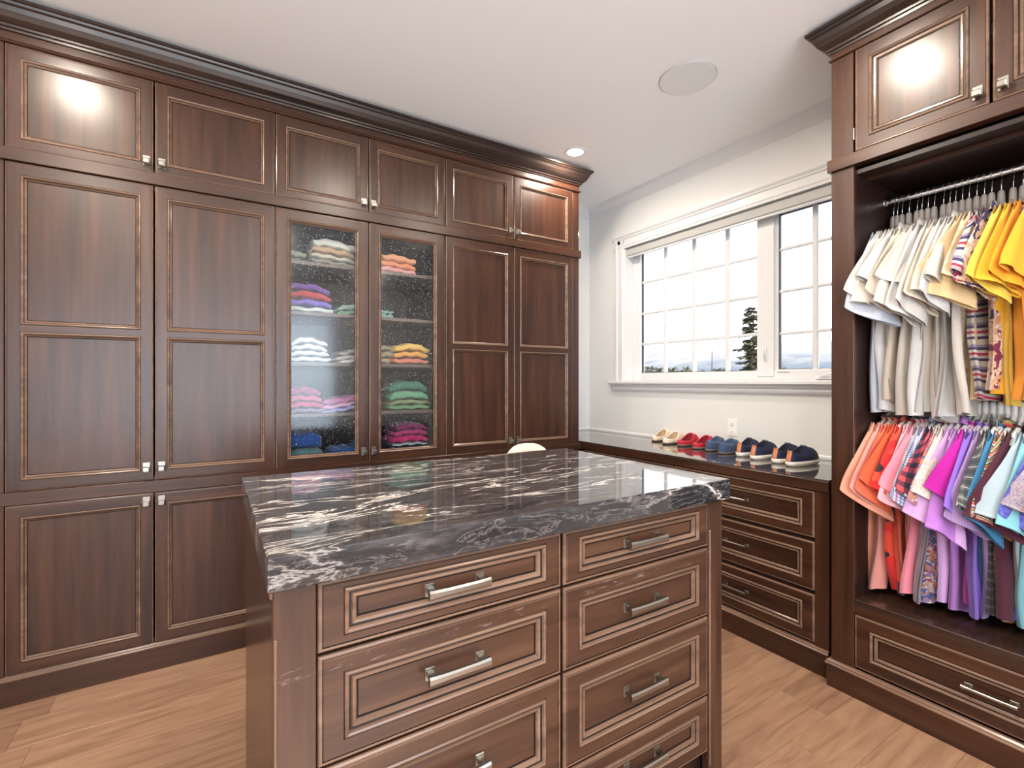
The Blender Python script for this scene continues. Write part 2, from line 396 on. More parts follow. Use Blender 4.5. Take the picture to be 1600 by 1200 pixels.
for a, b in (((XP-.015, 2.958, 1.374), (XP+.04, 3.040, 2.530)), ((XP-.015, 1.22, 1.374), (XP+.04, 1.29, 2.530)), ((XP-.015, 1.29, 1.374), (XP+.04, 2.958, G0)), ((XP-.015, 1.29, G1), (XP+.04, 2.958, 2.530)), ((XP-.022, 1.790, 1.400), (XP+.04, 1.906, 2.530))): box(bm, a, b, bev=.003)
obj('window_frame', bm, vinyl, w1)
bm = bmesh.new()   # casement sash
for a, b in (((XP-.004, 1.772, G0-.02), (XP+.03, 1.792, G1)), ((XP-.004, 1.29, G0-.02), (XP+.03, 1.330, G1)), ((XP-.004, 1.33, G0-.02), (XP+.03, 1.772, G0+.006)), ((XP-.004, 1.33, G1-.02), (XP+.03, 1.772, G1))): box(bm, a, b, bev=.002)
obj('casement_sash', bm, vinyl, w1)
bm = bmesh.new()
for a, b in (((XP+.008, 2.955, G0), (XP+.03, 2.9585, G1)), ((XP+.008, 1.906, G0), (XP+.03, 2.958, G0+.004)), ((XP+.008, 1.7685, G0+.006), (XP+.03, 1.7725, G1-.02)), ((XP+.006, 1.33, G1-.025), (XP+.03, 1.772, G1-.019)), ((XP+.008, 1.33, G0+.006), (XP+.03, 1.772, G0+.009))): box(bm, a, b)
obj('gasket', bm, gasket, w1)
vm = [(2.705, .03), (2.429, .032), (2.146, .034)]; hm = [1.688, 1.948, 2.215]
def muntin(bm, lo, hi):
    box(bm, lo, hi, bev=.004)
for y, wd in vm:
    obj('muntin', BX((XP+.004, y-wd/2, G0), (XP+.026, y+wd/2, G1), bev=.005), vinyl, w1)
for z in hm:
    obj('muntin', BX((XP+.006, 1.906, z-.011), (XP+.024, 2.958, z+.011), bev=.005), vinyl, w1)
obj('muntin', BX((XP+.004, 1.549-.016, G0), (XP+.026, 1.549+.016, G1-.02), bev=.005), vinyl, w1)
for z in (1.678, 1.952, 2.225):
    obj('muntin', BX((XP+.006, 1.33, z-.010), (XP+.024, 1.772, z+.010), bev=.005), vinyl, w1)
# panes: one sheet of glass per light
ys = [2.958, 2.705, 2.429, 2.146, 1.906]; zz = [G0] + hm + [G1]
for a, b in zip(ys, ys[1:]):
    for c, d in zip(zz, zz[1:]): obj('glass_pane', BX((XP+.014, b, c), (XP+.016, a, d)), clear, w1)
for a, b in ((1.772, 1.549), (1.549, 1.33)):
    for c, d in zip([G0, 1.678, 1.952, 2.225], [1.678, 1.952, 2.225, G1]): obj('glass_pane', BX((XP+.014, b, c), (XP+.016, a, d)), clear, w1)
bm = bmesh.new(); box(bm, (XP-.030, 1.838, 1.50), (XP-.020, 1.852, 1.60), bev=.003)
tube(bm, [(XP-.030, 1.845, 1.52), (XP-.045, 1.845, 1.55), (XP-.042, 1.845, 1.595)], [.006, .005, .004], 8); obj('sash_lock', bm, vinyl, w1, True)
bm = bmesh.new(); box(bm, (XP-.040, 1.40, 1.378), (XP-.012, 1.53, 1.402), bev=.006); tube(bm, [(XP-.04, 1.50, 1.395), (XP-.055, 1.44, 1.412), (XP-.055, 1.42, 1.412)], .006, 8); obj('crank_operator', bm, vinyl, w1)
obj('hardware_slot', BX((XP-.0165, 1.69, 1.424), (XP-.012, 1.77, 1.430)), mat('grey_slot', (.25, .25, .25), .5), w1)
# roller shade cassette
rs = thing('roller_shade', 'slim pale grey rolled-up window shade across the top of the window', 'window shade', (XW-.0, 0, 0))
bm = bmesh.new(); box(bm, (.010, 1.222, 2.445), (.060, 3.038, 2.509), bev=.006); obj('cassette', bm, shade_m, rs)
bm = bmesh.new(); box(bm, (.020, 1.23, 2.430), (.040, 3.030, 2.446), bev=.003); obj('bottom_bar', bm, vinyl, rs)

# ================= OUTSIDE =================
def mk_hill():
    m = mat('snowy_mountain', (.5, .55, .6), .9, spec=.1)
    n = tex(m, coords(m, (.004, .012, .05), False), 1, 8, .6, .65); n2 = tex(m, coords(m, (.01, .01, .01), False), 1, 5)
    g = N(m, 'ShaderNodeTexCoord'); s = N(m, 'ShaderNodeSeparateXYZ'); L(m, g.outputs['Object'], s.inputs[0])
    hh = math_(m, 'DIVIDE', s.outputs[2], 125.0)
    r = ramp(m, math_(m, 'ADD', math_(m, 'MULTIPLY', hh, .55), math_(m, 'MULTIPLY', n, .75)), [(.40, (.075, .105, .13)), (.56, (.13, .145, .155)), (.68, (.21, .205, .20)), (.85, (.28, .265, .26))])
    L(m, r.outputs[0], base(m)); return m
hill = mk_hill()
bm = bmesh.new(); rows = []
for j in range(14):
    row = []
    for i in range(120):
        yy = -1500 + i*42; t = j/13
        hgt = (118 + 24*mnoise.noise((yy*.0016, 3.1, 0)) + 10*mnoise.noise((yy*.008, 1, 0)) + 3*mnoise.noise((yy*.03, 9, 0)))
        row.append((1150+t*420+60*mnoise.noise((yy*.004, t*2, 5)), yy, -6 + (hgt*1.12)*t**.9 + 5*mnoise.noise((yy*.015, t*5, 2))*t))
    rows.append(row)
grid_surf(bm, rows, 120, 14); tag(obj('mountain', bm, hill, None, True), 'snow-streaked blue mountain range on the horizon beyond the window', 'mountain')
bm = bmesh.new(); box(bm, (XW+1.2, -1500, -6.4), (1300, 3600, -6.0))
gm = mat('valley_ground', (.30, .29, .26), .9); struct('ground', bm, gm)
fol = mat('conifer_needles', (.04, .05, .02), .8)
_n = tex(fol, coords(fol, (1, 1, 1)), 3.0, 3); _r = ramp(fol, _n, [(.35, (.02, .03, .018)), (.55, (.075, .075, .025)), (.72, (.17, .12, .05))]); L(fol, _r.outputs[0], base(fol))
bark = mat('bark', (.09, .05, .03), .9)
def conifer_mesh(h, r, nb, per, seed, leaf):
    rnd = random.Random(seed); bm = bmesh.new()
    for k in range(nb):
        t = (k/nb)**.9; z = h*(.10+.90*t); ln = r*(1-t)**.8*rnd.uniform(.65, 1.15)+.03*r
        a = k*2.399+rnd.random(); ca, sa = math.cos(a), math.sin(a)
        for q in range(per):
            s = (q+.6)/per; px, py = ca*ln*s, sa*ln*s; pz = z - .28*ln*s + .16*ln*s*s
            for side in (-1, 0, 1):
                l = leaf*(1.25-s*.6)*rnd.uniform(.7, 1.3)*(1 if side else .8)
                d = Vector((ca*.75 - sa*side*.8, sa*.75 + ca*side*.8, rnd.uniform(-.35, .15))).normalized()
                wv = Vector((-d.y, d.x, rnd.uniform(-.3, .3)))*l*.24
                p = Vector((px, py, pz)); up = Vector((0, 0, l*.10))
                v = [bm.verts.new(x) for x in (p-wv*.4, p+d*l*.5-wv, p+d*l, p+d*l*.5+wv, p+d*l*.5+up)]
                bm.faces.new((v[0], v[1], v[4])); bm.faces.new((v[1], v[2], v[4])); bm.faces.new((v[2], v[3], v[4])); bm.faces.new((v[3], v[0], v[4]))
    return bm
def world_at(px, dist, z=0):     # used once here to work out map positions of far trees
    t = (px-800)/757.57; a = 1.0162
    return (dist*(math.cos(a)+t*math.sin(a)), dist*(math.sin(a)-t*math.cos(a)), z)
p = world_at(1177, 22, -6.0)
tr = thing('conifer', 'tall olive-green conifer outside the fixed pane beside the mullion', 'tree', p)
bm = bmesh.new(); tube(bm, [(0, 0, 0), (.03, 0, 5), (0, 0, 10.6)], [.20, .13, .02], 8); obj('trunk', bm, bark, tr)
obj('foliage', conifer_mesh(10.75, 2.7, 120, 11, 3, .36), fol, tr)
fm = shared(conifer_mesh(7, 1.5, 46, 3, 5, 1.0), fol); bm = bmesh.new(); tube(bm, [(0, 0, 0), (0, 0, 6.8)], [.2, .03], 6); tm = shared(bm, bark)
rr_ = random.Random(11)
for k, (px, s) in enumerate([(1003, 1.05), (1010, 1.15), (1017, 1.1), (1025, .95), (1031, 1.0), (1046, .9), (1052, .95), (1059, .85), (1066, .92), (1072, 1.08), (1079, .8), (1090, .75), (1100, .78), (1117, .85), (1123, .95), (1129, .88), (1222, 1.0), (1229, .95), (1236, .8), (1255, 1.0), (1286, .75)]):
    q = world_at(px, rr_.uniform(88, 100), -6.0)
    t_ = thing('distant_conifer', 'small far conifer in the tree line along the bottom of the window', 'tree', q, rr_.random()*6, 'distant conifers along the window bottom')
    t_.scale = (s*.55, s*.55, s*.35+1.10); inst('foliage', fm, t_, (0, 0, 0)); inst('trunk', tm, t_, (0, 0, 0))
q = world_at(1113.5, 60, -6.0)
bm = bmesh.new(); tube(bm, [(0, 0, 0), (.15, .25, 6), (-.1, 0, 11.4)], [.14, .09, .04], 6)
tag(obj('bare_trunk', bm, bark, loc=q), 'thin bare leaning tree trunk seen through the third column of panes', 'tree')

# ================= CABINET WALL =================
YF = YC + .020      # carcass front plane behind the doors
def unit(name, label, x0, x1, z0, z1, cat='cabinet', group=None):
    return thing(name, label, cat, (x0, YC, z0), 0, group)
cols = [(-.735, -.2345, -.228, .283), (.290, .7745, .7805, 1.257), (1.265, 1.7725, 1.7785, 2.292)]
desc = ['left', 'middle', 'right']
up_lab = ['upper cabinet pair farthest left, doors brightly lit by the downlight', 'upper cabinet pair above the glass doors', 'upper cabinet pair at the right end beside the white wall']
ta_lab = ['tall wood cabinet with two-panel doors left of the glass cabinet', 'tall cabinet with seeded glass doors showing folded clothes', 'tall wood cabinet with two-panel doors right of the glass cabinet']
lo_lab = ['low cabinet with square-panel doors under the leftmost tall cabinet', 'low cabinet hidden behind the island under the glass cabinet', 'low cabinet behind the island under the rightmost tall cabinet']
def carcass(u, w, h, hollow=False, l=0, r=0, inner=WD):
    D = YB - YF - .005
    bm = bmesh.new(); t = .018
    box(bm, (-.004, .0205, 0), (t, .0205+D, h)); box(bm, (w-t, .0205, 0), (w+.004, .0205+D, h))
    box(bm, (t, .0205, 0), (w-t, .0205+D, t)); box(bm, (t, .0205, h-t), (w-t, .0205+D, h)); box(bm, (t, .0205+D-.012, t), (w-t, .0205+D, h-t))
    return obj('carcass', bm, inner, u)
for ci, (a, b, c, d) in enumerate(cols):
    w_ = d-a
    u = unit('upper_cabinet', up_lab[ci], a, d, 2.3525, 2.79); carcass(u, w_, .436)
    hh = .4325
    front('door', u, 0, .0, b-a, hh, .046, .050, .040, knob=(b-a-.026, .050)); front('door', u, c-a, .0, d-c, hh, .046, .050, .040, knob=(.026, .050))
    u = unit('tall_glass_cabinet' if ci == 1 else 'tall_cabinet', ta_lab[ci], a, d, .900, 2.293); carcass(u, w_, 1.393)
    hh = 1.393; mids = () if ci == 1 else ((.692, .029),)
    front('door', u, 0, 0, b-a, hh, .053 if ci == 1 else .046, .052, .046, mids, glass=ci == 1, knob=(b-a-.026, .062))
    front('door', u, c-a, 0, d-c, hh, .053 if ci == 1 else .046, .052, .046, mids, glass=ci == 1, knob=(.026, .062))
    if ci == 1:
        for z in (2.043, 1.760, 1.476, 1.187):
            obj('shelf', BX((.018, .085, z-.9-.02), (w_-.018, .60, z-.9), bev=.002), wood('x', (.12, .08, .06), (.19, .13, .10), (.25, .18, .14), 'shelf_wood'), u)
        bm = bmesh.new(); box(bm, (.472, .022, .018), (.502, .06, 1.375)); obj('centre_stile', bm, WD, u)
    u = unit('low_cabinet', lo_lab[ci], a, d, .129, .842); carcass(u, w_, .712)
    hh = .712
    front('door', u, 0, 0, b-a, hh, .046, .050, .046, knob=(b-a-.026, hh-.040)); front('door', u, c-a, 0, d-c, hh, .046, .050, .046, knob=(.026, hh-.040))
# face rails, stiles, base, frieze and crown: continuous pieces
ff = thing('face_frame', 'dark wood rails and stiles framing the long wall of cabinets', 'face frame', (0, YC, 0))
XS = -.99
for z0, z1, pr in ((2.2955, 2.3505, .010), (.8435, .8985, .004)):
    obj('rail', BX((XS, -pr, z0), (2.366 if pr > .005 else 2.354, .032, z1), bev=.002), W['x'], ff)
obj('stile', BX((2.2955, .004, 2.3505), (2.354, YB-YC-.01, 2.79), bev=.002), W['z'], ff)
obj('stile', BX((2.2955, .004, .120), (2.354, YB-YC-.01, 2.2955), bev=.002), W['z'], ff)
obj('stile', BX((XS, .004, .120), (-.7385, .05, 2.79), bev=.002), W['z'], ff)
for x in (.2865, 1.261): obj('stile', BX((x-.0022, .016, .129), (x+.0022, .045, 2.79)), W['z'], ff)
obj('side_panel', BX((XS, .05, 0), (XS+.02, YB-YC-.005, 2.85)), W['y'], ff)
bm = bmesh.new(); ch = [(0, -.020), (-.006, -.012), (-.004, -.002), (-.010, .006), (-.007, .016), (-.003, .018), (-.002, .030), (0, .034)]
vs = [bm.verts.new((2.3545+x, .003, 2.475-.004+z)) for x, z in ch]; bm.faces.new(vs[::-1])
vs2 = [bm.verts.new((2.3545+x, .0045, 2.475-.004+z)) for x, z in ch]; bm.faces.new(vs2)
for a in range(len(ch)): bm.faces.new((vs[a], vs[(a+1) % len(ch)], vs2[(a+1) % len(ch)], vs2[a]))
tag(obj('chipped_edge', bm, mat('bare_chipped_finish', (.62, .50, .42), .8), ff), 'pale chipped patch on the end stile')
bb = thing('plinth', 'dark wood plinth with light bead along the floor under the cabinet wall', 'plinth', (0, YC, 0))
obj('board', BX((XS, 0, 0), (2.354, .03, .105), bev=.001), W['x'], bb)
bm = bmesh.new(); sweep_L(bm, [(0, .104), (.003, .108), (.003, .112), (-.001, .115), (-.002, .121), (-.006, .127), (-.02, .128)], XS, 2.354, 0, .3); obj('bead', bm, WM['x'], bb)
cm = thing('crown_moulding', 'dark stained crown moulding along the top of the long cabinet wall', 'crown moulding', (0, YC, 0))
obj('frieze', BX((XS, .002, 2.79), (2.354, .03, 2.86), bev=.001), W['x'], cm)
bm = bmesh.new(); sweep_L(bm, [(-.001, 2.787), (.006, 2.789), (.010, 2.794), (.006, 2.800), (-.001, 2.802)], XS, 2.354, 0, YB-YC-.01); obj('bead', bm, W['x'], cm)
crown_prof = [(0, 2.835), (.006, 2.837), (.008, 2.846), (.016, 2.849), (.018, 2.857), (.026, 2.862), (.040, 2.874), (.052, 2.894), (.058, 2.912), (.066, 2.918), (.070, 2.926), (.077, 2.929), (.078, 2.941), (-.02, 2.942)]
WC = wood('x', (.018, .011, .009), (.035, .02, .016), (.05, .03, .022), 'dark_crown_wood', .25)
bm = bmesh.new(); sweep_L(bm, crown_prof, XS, 2.354, 0, YB-YC-.01); obj('crown', bm, WC, cm)

# ---------------- folded clothes ----------------
def cloth(name, col, rough=.9, var=.12, pattern=None, **k):
    m = mat(name, col, rough, spec=.2, sheen=.15)
    co = coords(m, (1, 1, 1), kind='UV', rnd=False)
    n = tex(m, coords(m, (1, 1, 1)), 6, 3)
    c = None; u = N(m, 'ShaderNodeSeparateXYZ'); L(m, co, u.inputs[0])
    def stripe(sock, per, duty, ph=0.0):
        f = math_(m, 'FRACT', math_(m, 'ADD', math_(m, 'MULTIPLY', sock, 1/per), ph)); return math_(m, 'LESS_THAN', f, duty)
    if pattern == 'check':
        a, b = stripe(u.outputs[0], k['per'], .5), stripe(u.outputs[1], k['per'], .5)
        c = mix(m, math_(m, 'MULTIPLY', a, .62), col, k['c2']); c = mix(m, math_(m, 'MULTIPLY', b, .62), c, k['c2'])
        if 'c3' in k:
            s = stripe(u.outputs[0], k['per']*4, .12, .3); c = mix(m, math_(m, 'MULTIPLY', s, .8), c, k['c3'])
    elif pattern == 'plaid':
        a, b = stripe(u.outputs[0], k['per'], .45), stripe(u.outputs[1], k['per'], .45)
        c = mix(m, math_(m, 'MULTIPLY', a, .6), col, k['c2']); c = mix(m, math_(m, 'MULTIPLY', b, .6), c, k['c2'])
        s1, s2 = stripe(u.outputs[0], k['per'], .07, .3), stripe(u.outputs[1], k['per'], .07, .3)
        c = mix(m, math_(m, 'MULTIPLY', math_(m, 'MAXIMUM', s1, s2), .8), c, k['c3'])
    elif pattern == 'buffalo':
        a, b = stripe(u.outputs[0], k['per'], .5), stripe(u.outputs[1], k['per'], .5)
        s = math_(m, 'MULTIPLY', math_(m, 'ADD', a, b), .5); c = ramp(m, s, [(0, col), (.5, k['cm']), (1, k['c2'])]).outputs[0]
    elif pattern == 'stripes':
        cols_ = k['cols']; f = math_(m, 'FRACT', math_(m, 'MULTIPLY', math_(m, 'ADD', u.outputs[k.get('ax', 1)], math_(m, 'MULTIPLY', n, k.get('warp', .01))), 1/k['per']))
        r = ramp(m, f, [(i/len(cols_), q) for i, q in enumerate(cols_)]); r.color_ramp.interpolation = 'CONSTANT'; c = r.outputs[0]
    elif pattern == 'blotch':
        v = N(m, 'ShaderNodeTexVoronoi'); v.inputs['Scale'].default_value = k['scale']; vm_ = N(m, 'ShaderNodeMapping'); vm_.inputs['Scale'].default_value = k.get('st', (1, 1, 1)); L(m, co, vm_.inputs[0])
        nn = N(m, 'ShaderNodeTexNoise'); nn.inputs['Scale'].default_value = k['scale']*.8; L(m, vm_.outputs[0], nn.inputs['Vector'])
        ad = mix(m, .16, vm_.outputs[0], nn.outputs['Color']); L(m, ad, v.inputs['Vector'])
        s = N(m, 'ShaderNodeSeparateColor'); L(m, v.outputs['Color'], s.inputs[0]); cols_ = k['cols']
        r = ramp(m, s.outputs[0], [(i/len(cols_), q) for i, q in enumerate(cols_)]); r.color_ramp.interpolation = 'CONSTANT'; c = r.outputs[0]
    elif pattern == 'heather':
        r = ramp(m, tex(m, coords(m, (1, 1, 1)), 90, 3), [(.35, col), (.65, k['c2'])]); c = r.outputs[0]
    dk = tuple(x*(1-var*2.2) for x in col)
    L(m, mix(m, 1.0, mix(m, ramp(m, n, [(.35, (0,)*3), (.7, (var*2,)*3)]).outputs[0], c if c is not None else col, dk if c is None else (.1, .1, .1)), (.86, .87, .90), 'MULTIPLY'), base(m))
    wv = tex(m, coords(m, (1, 1, 1)), 260, 2); bump(m, wv, .15, .0008)
    return m
MC = {}
def solid(c):
    key = tuple(round(x, 3) for x in c)
    if key not in MC: MC[key] = cloth('cotton_cloth', c)
    return MC[key]
def folded(label, cx, y0, z, w, d, h, m, dome, seed, group, tilt=0):
    """a folded garment: soft slab with rounded fold at the front, drooping over the pile below"""
    rnd = random.Random(seed); bm = bmesh.new(); nu, nv = 26, 20; rows = []; uv = []
    ph = rnd.random()*9
    for j in range(nv):
        a = 2*PI*j/nv; row = []; ur = []
        for i in range(nu):
            u = i/(nu-1)*2-1; e = 1-abs(u)**8*.35
            # cross-section in y-z: rounded slab with a groove at the open layers
            cy = math.copysign(abs(math.cos(a))**.45, math.cos(a)); cz = math.copysign(abs(math.sin(a))**.6, math.sin(a))
            gro = 1 - .05*math.exp(-((cz)/.16)**2)
            x = u*w/2 + .004*math.sin(a*2+ph); y = -cy*d/2*gro*(1-.06*u*u)
            zz_ = (h/2 + cz*h/2*e)*(1+.12*math.sin(u*5+ph)*math.cos(a)) + dome*(1-u*u) + tilt*u*w/2 + .0035*math.sin(u*9+ph*2+cy)
            row.append((x, y, zz_)); ur.append((x+seed*.3, a*.05))
        rows.append(row); uv.append(ur)
    rows.append(rows[0]); uv.append(uv[0])
    vs = grid_surf(bm, rows, nu, nv+1, uvs=uv)
    bmesh.ops.remove_doubles(bm, verts=bm.verts, dist=.0001)
    bmesh.ops.holes_fill(bm, edges=[e for e in bm.edges if e.is_boundary], sides=0)
    o = obj('folded_garment', bm, m, None, True, (cx, y0+d/2, z))
    return tag(o, label, 'clothing', group)
def pile(cx, z, w, items, place, d=.27, y0=2.95, dome=.0, seed=1, group=None, tilt=0):
    zc = z+.001; acc = 0; n = len(items)
    for k, (c, h, nm) in enumerate(items):
        pos = 'garment lowest in pile' if k == 0 else ('garment topmost in pile' if k == n-1 else ('garment second up in pile' if k == 1 else ('garment third up in pile' if k == 2 else 'garment fourth up in pile')))
        if n == 1: pos = 'garment lying alone'
        wk = w*(1-.03*k) + .008*math.sin(seed+k*2)
        folded('folded %s %s %s' % (nm, pos, place), cx+.006*math.sin(seed*3+k), y0+.008*math.sin(k*1.7+seed), zc, wk, d, h, c if hasattr(c, 'name') else solid(c), dome*(k+.3)/n, seed*10+k, group, tilt)
        zc += h*.96
    return zc
g = 'folded clothes behind the glass doors'
pile(.615, 2.043, .255, [((.30, .27, .21), .030, 'taupe'), ((.62, .55, .42), .030, 'beige'), ((.62, .40, .22), .038, 'tan'), ((.85, .78, .64), .050, 'cream')], 'on top shelf, left glass door', seed=1, dome=.012, tilt=-.06)
pile(.40, 2.043, .13, [((.20, .23, .15), .035, 'olive'), ((.35, .38, .24), .038, 'moss green')], 'at far left of top shelf', seed=2, d=.25, y0=3.0)
pile(.455, 1.760, .30, [((.70, .70, .62), .030, 'off-white'), ((.26, .16, .55), .034, 'violet'), ((.58, .09, .10), .042, 'red'), ((.22, .10, .34), .038, 'purple')], 'on second shelf, left glass door', seed=3, dome=.035)
pile(.73, 1.760, .20, [((.20, .36, .22), .030, 'green'), ((.30, .42, .33), .032, 'sage green')], 'in middle of second shelf', seed=4, dome=.010, tilt=.10)
pile(.93, 1.760, .10, [((.30, .45, .42), .032, 'pale teal'), ((.28, .42, .40), .024, 'teal')], 'on second shelf, right glass door', seed=5, y0=3.0)
pile(.995, 2.043, .235, [((.85, .38, .34), .036, 'coral pink'), ((.90, .32, .14), .036, 'orange'), ((.92, .40, .20), .044, 'light orange')], 'on top shelf, right glass door', seed=6, dome=.006, tilt=-.05)
pile(.475, 1.476, .215, [((.86, .84, .80), .030, 'white'), ((.90, .88, .84), .028, 'white'), ((.88, .85, .78), .028, 'ivory'), ((.82, .78, .72), .032, 'off-white')], 'on third shelf, left glass door', seed=7, dome=.035)
pile(.715, 1.476, .19, [((.86, .82, .76), .026, 'ivory'), ((.58, .50, .40), .030, 'khaki'), ((.40, .33, .26), .030, 'brown')], 'in middle of third shelf', seed=8, dome=.0, tilt=.22)
pile(.945, 1.476, .18, [((.50, .40, .24), .036, 'mustard brown'), ((.42, .35, .22), .038, 'olive brown'), ((.40, .33, .22), .034, 'dull gold')], 'left of the yellow pile', seed=9, y0=3.02, dome=.02)
pile(1.085, 1.476, .235, [((.80, .26, .16), .034, 'coral red'), ((.90, .42, .10), .036, 'orange'), ((.95, .58, .16), .044, 'yellow')], 'on third shelf, right glass door', seed=10, dome=.030)
pile(.445, 1.187, .215, [((.45, .30, .42), .024, 'mauve'), ((.80, .12, .22), .032, 'crimson'), ((.85, .20, .30), .034, 'pink red'), ((.50, .12, .22), .045, 'dark rose')], 'on fourth shelf, left glass door', seed=11, dome=.025)
pile(.66, 1.187, .23, [((.45, .42, .70), .026, 'lilac'), ((.85, .45, .60), .028, 'light pink'), ((.72, .22, .42), .036, 'magenta pink')], 'in middle of fourth shelf', seed=12, tilt=.15)
pile(1.07, 1.187, .27, [((.20, .40, .16), .028, 'green'), ((.35, .40, .18), .026, 'olive green'), ((.22, .48, .26), .050, 'bright green'), ((.10, .24, .16), .055, 'dark green')], 'on fourth shelf, right glass door', seed=13, dome=.035)
pile(.44, .919, .22, [((.14, .26, .26), .062, 'grey green'), ((.04, .10, .34), .085, 'denim blue')], 'on cabinet floor, left glass door', seed=14, dome=.01)
pile(.70, .919, .20, [((.02, .16, .50), .050, 'bright blue')], 'on cabinet floor, middle of glass cabinet', seed=15, tilt=.1)
pile(1.08, .919, .24, [((.03, .03, .05), .040, 'black'), ((.60, .60, .66), .014, 'pale grey'), ((.75, .04, .20), .042, 'hot pink'), ((.60, .08, .22), .036, 'magenta'), ((.35, .05, .16), .034, 'dark berry')], 'on cabinet floor, right glass door', seed=16, dome=.025)

# ================= ISLAND =================
IX0, IX1, IY0, IY1, IZ = .0903, 1.520, 1.0236, 1.943, 1.030
it = thing('marble_countertop', 'thick polished black marble slab with white veins on the island', 'countertop', (IX0, IY0, .9615))
bm = bmesh.new(); box(bm, (0, 0, 0), (IX1-IX0, IY1-IY0, IZ-.9615), bev=.003); obj('slab', bm, marble, it)
isl = thing('island_dresser', 'free-standing dark wood dresser island with two columns of drawers', 'dresser', (.1016, 1.046, 0))
iw = 1.508-.1016; idp = 1.925-1.046
bm = bmesh.new()
box(bm, (.012, .0215, .10), (iw-.012, idp-.01, .958)); obj('carcass', bm, WD, isl)
obj('plinth', BX((.02, .04, 0), (iw-.02, idp-.04, .10)), WD, isl)
for x0, x1 in ((0, .0795), (iw-.072, iw)):
    bm = bmesh.new(); box(bm, (x0, .003, .0), (x1, .03, .9605), bev=.0015)
    obj('pilaster', bm, WI['z'], isl)
    xx = x0-.0 if x0 == 0 else x0
    obj('edge_bead', BX((xx+.001, -.0015, .06), (xx+.0075, .010, .86), bev=.002), WM['z'], isl)
# end panels: frame with a raised moulding, facing -X and +X
for side in (0, 1):
    bm = bmesh.new(); x = .0 if side == 0 else iw-.012
    box(bm, (x, .03, 0), (x+.012, idp, .9605)); obj('end_panel', bm, mat('polished_end_panel', (.040, .018, .012), .22) if side == 0 else W['z'], isl)
obj('trim_strip', BX((-.006, .0, .940), (.0, idp, .9605), bev=.002), WM['y'], isl)
drz = [(.809, .9565), (.575, .802), (.306, .568), (.112, .299)]
for cx0, cx1 in ((.184, .8055), (.8145, 1.431)):
    for k, (z0, z1) in enumerate(drz):
        e = .020 if k == 0 else .042
        front('drawer', isl, cx0-.1016, z0, cx1-cx0, z1-z0, .050, e, e if k else .026, wood_=WI, prof=PROF2, pull=PM, bead=.006)

# dome of a cream stool back just visible behind the island
st = thing('cream_chair', 'cream upholstered chair, only its rounded back top visible behind the island', 'chair', (1.56, 2.22, 0))
crm = cloth('cream_boucle', (.78, .66, .55), .95)
bm = bmesh.new(); ring_n = 32
def back_ring(f, th):
    q = []
    for i in range(ring_n):
        a = 2*PI*i/ring_n; c_, s_ = math.cos(a), math.sin(a)
        x = math.copysign(abs(c_)**.75, c_)*.19*f; z = .745 + math.copysign(abs(s_)**.75, s_)*.262*f
        q.append((x, .15+th-x*x*1.2, z))
    return q
rws = [back_ring(f, t) for f, t in ((.02, -.035), (.6, -.034), (.85, -.028), (.96, -.016), (1, 0), (.96, .016), (.85, .028), (.6, .034), (.02, .035))]
grid_surf(bm, rws, ring_n, len(rws), True)
obj('backrest', bm, crm, st, True)
bm = bmesh.new(); rows = [[(math.cos(2*PI*i/24)*r_, math.sin(2*PI*i/24)*r_, z) for i in range(24)] for r_, z in ((.01, .40), (.19, .40), (.21, .42), (.215, .46), (.20, .49), (.17, .505), (.01, .51))]
grid_surf(bm, rows, 24, 7, True); obj('seat', bm, crm, st, True)
for a in (.8, 2.35, 3.9, 5.5):
    bm = bmesh.new(); tube(bm, [(math.cos(a)*.14, math.sin(a)*.14, .41), (math.cos(a)*.19, math.sin(a)*.19, 0)], [.018, .011], 10); obj('leg', bm, W['z'], st)

# ================= BENCH UNDER THE WINDOW =================
RZ = -PI/2
bn = thing('bench_cabinet', 'long low drawer cabinet under the window holding the shoes', 'cabinet', (2.406, 2.872, 0), RZ)
BL = 2.872-1.125      # local x runs towards the camera side
DB = XW-2.406-.004
bm = bmesh.new(); box(bm, (0, .0215, .05), (BL, DB, .854)); obj('carcass', bm, WD, bn)
obj('face_stile', BX((BL-.062, .003, .12), (BL, .0215, .854), bev=.0015), W['z'], bn)
obj('face_stile', BX((0, .003, .12), (.03, .0215, .854), bev=.0015), W['z'], bn)
for z0, z1 in ((.630, .849), (.381, .611), (.138, .362)):
    for a, b in ((2.872-2.003, BL-.064), (.034, 2.872-2.011)):
        front('drawer', bn, a, z0, b-a, z1-z0, .052, .042, .042, prof=PROF2, pull=PMB, bead=.005, ha='x')
obj('base_board', BX((0, -.004, 0), (BL+.0, .02, .104), bev=.001), W['x'], bn)
bm = bmesh.new()
pr = [(0, .103), (.006, .107), (.006, .111), (.002, .114), (.001, .120), (-.004, .126), (-.02, .127)]
grid_surf(bm, [[(0, -o-.004+.0, z), (BL, -o-.004, z)] for o, z in pr], 2, len(pr)); obj('bead', bm, WM['x'], bn)
bt = thing('countertop', 'dark wood bench top covered by a reflective glass sheet under the window', 'countertop', (2.406, 2.872, 0), RZ)
obj('board', BX((0, -.006, .855), (BL, DB, .9045), bev=.002), W['x'], bt)
obj('board', BX((-(YB-2.872)+.004, DB-(XW-2.36)+.0, .855), (0, DB, .9045)), W['x'], bt)
obj('glass_sheet', BX((-(YB-2.872)+.004, -.002, .905), (BL, DB, .9125), bev=.001), bench_glass, bt)

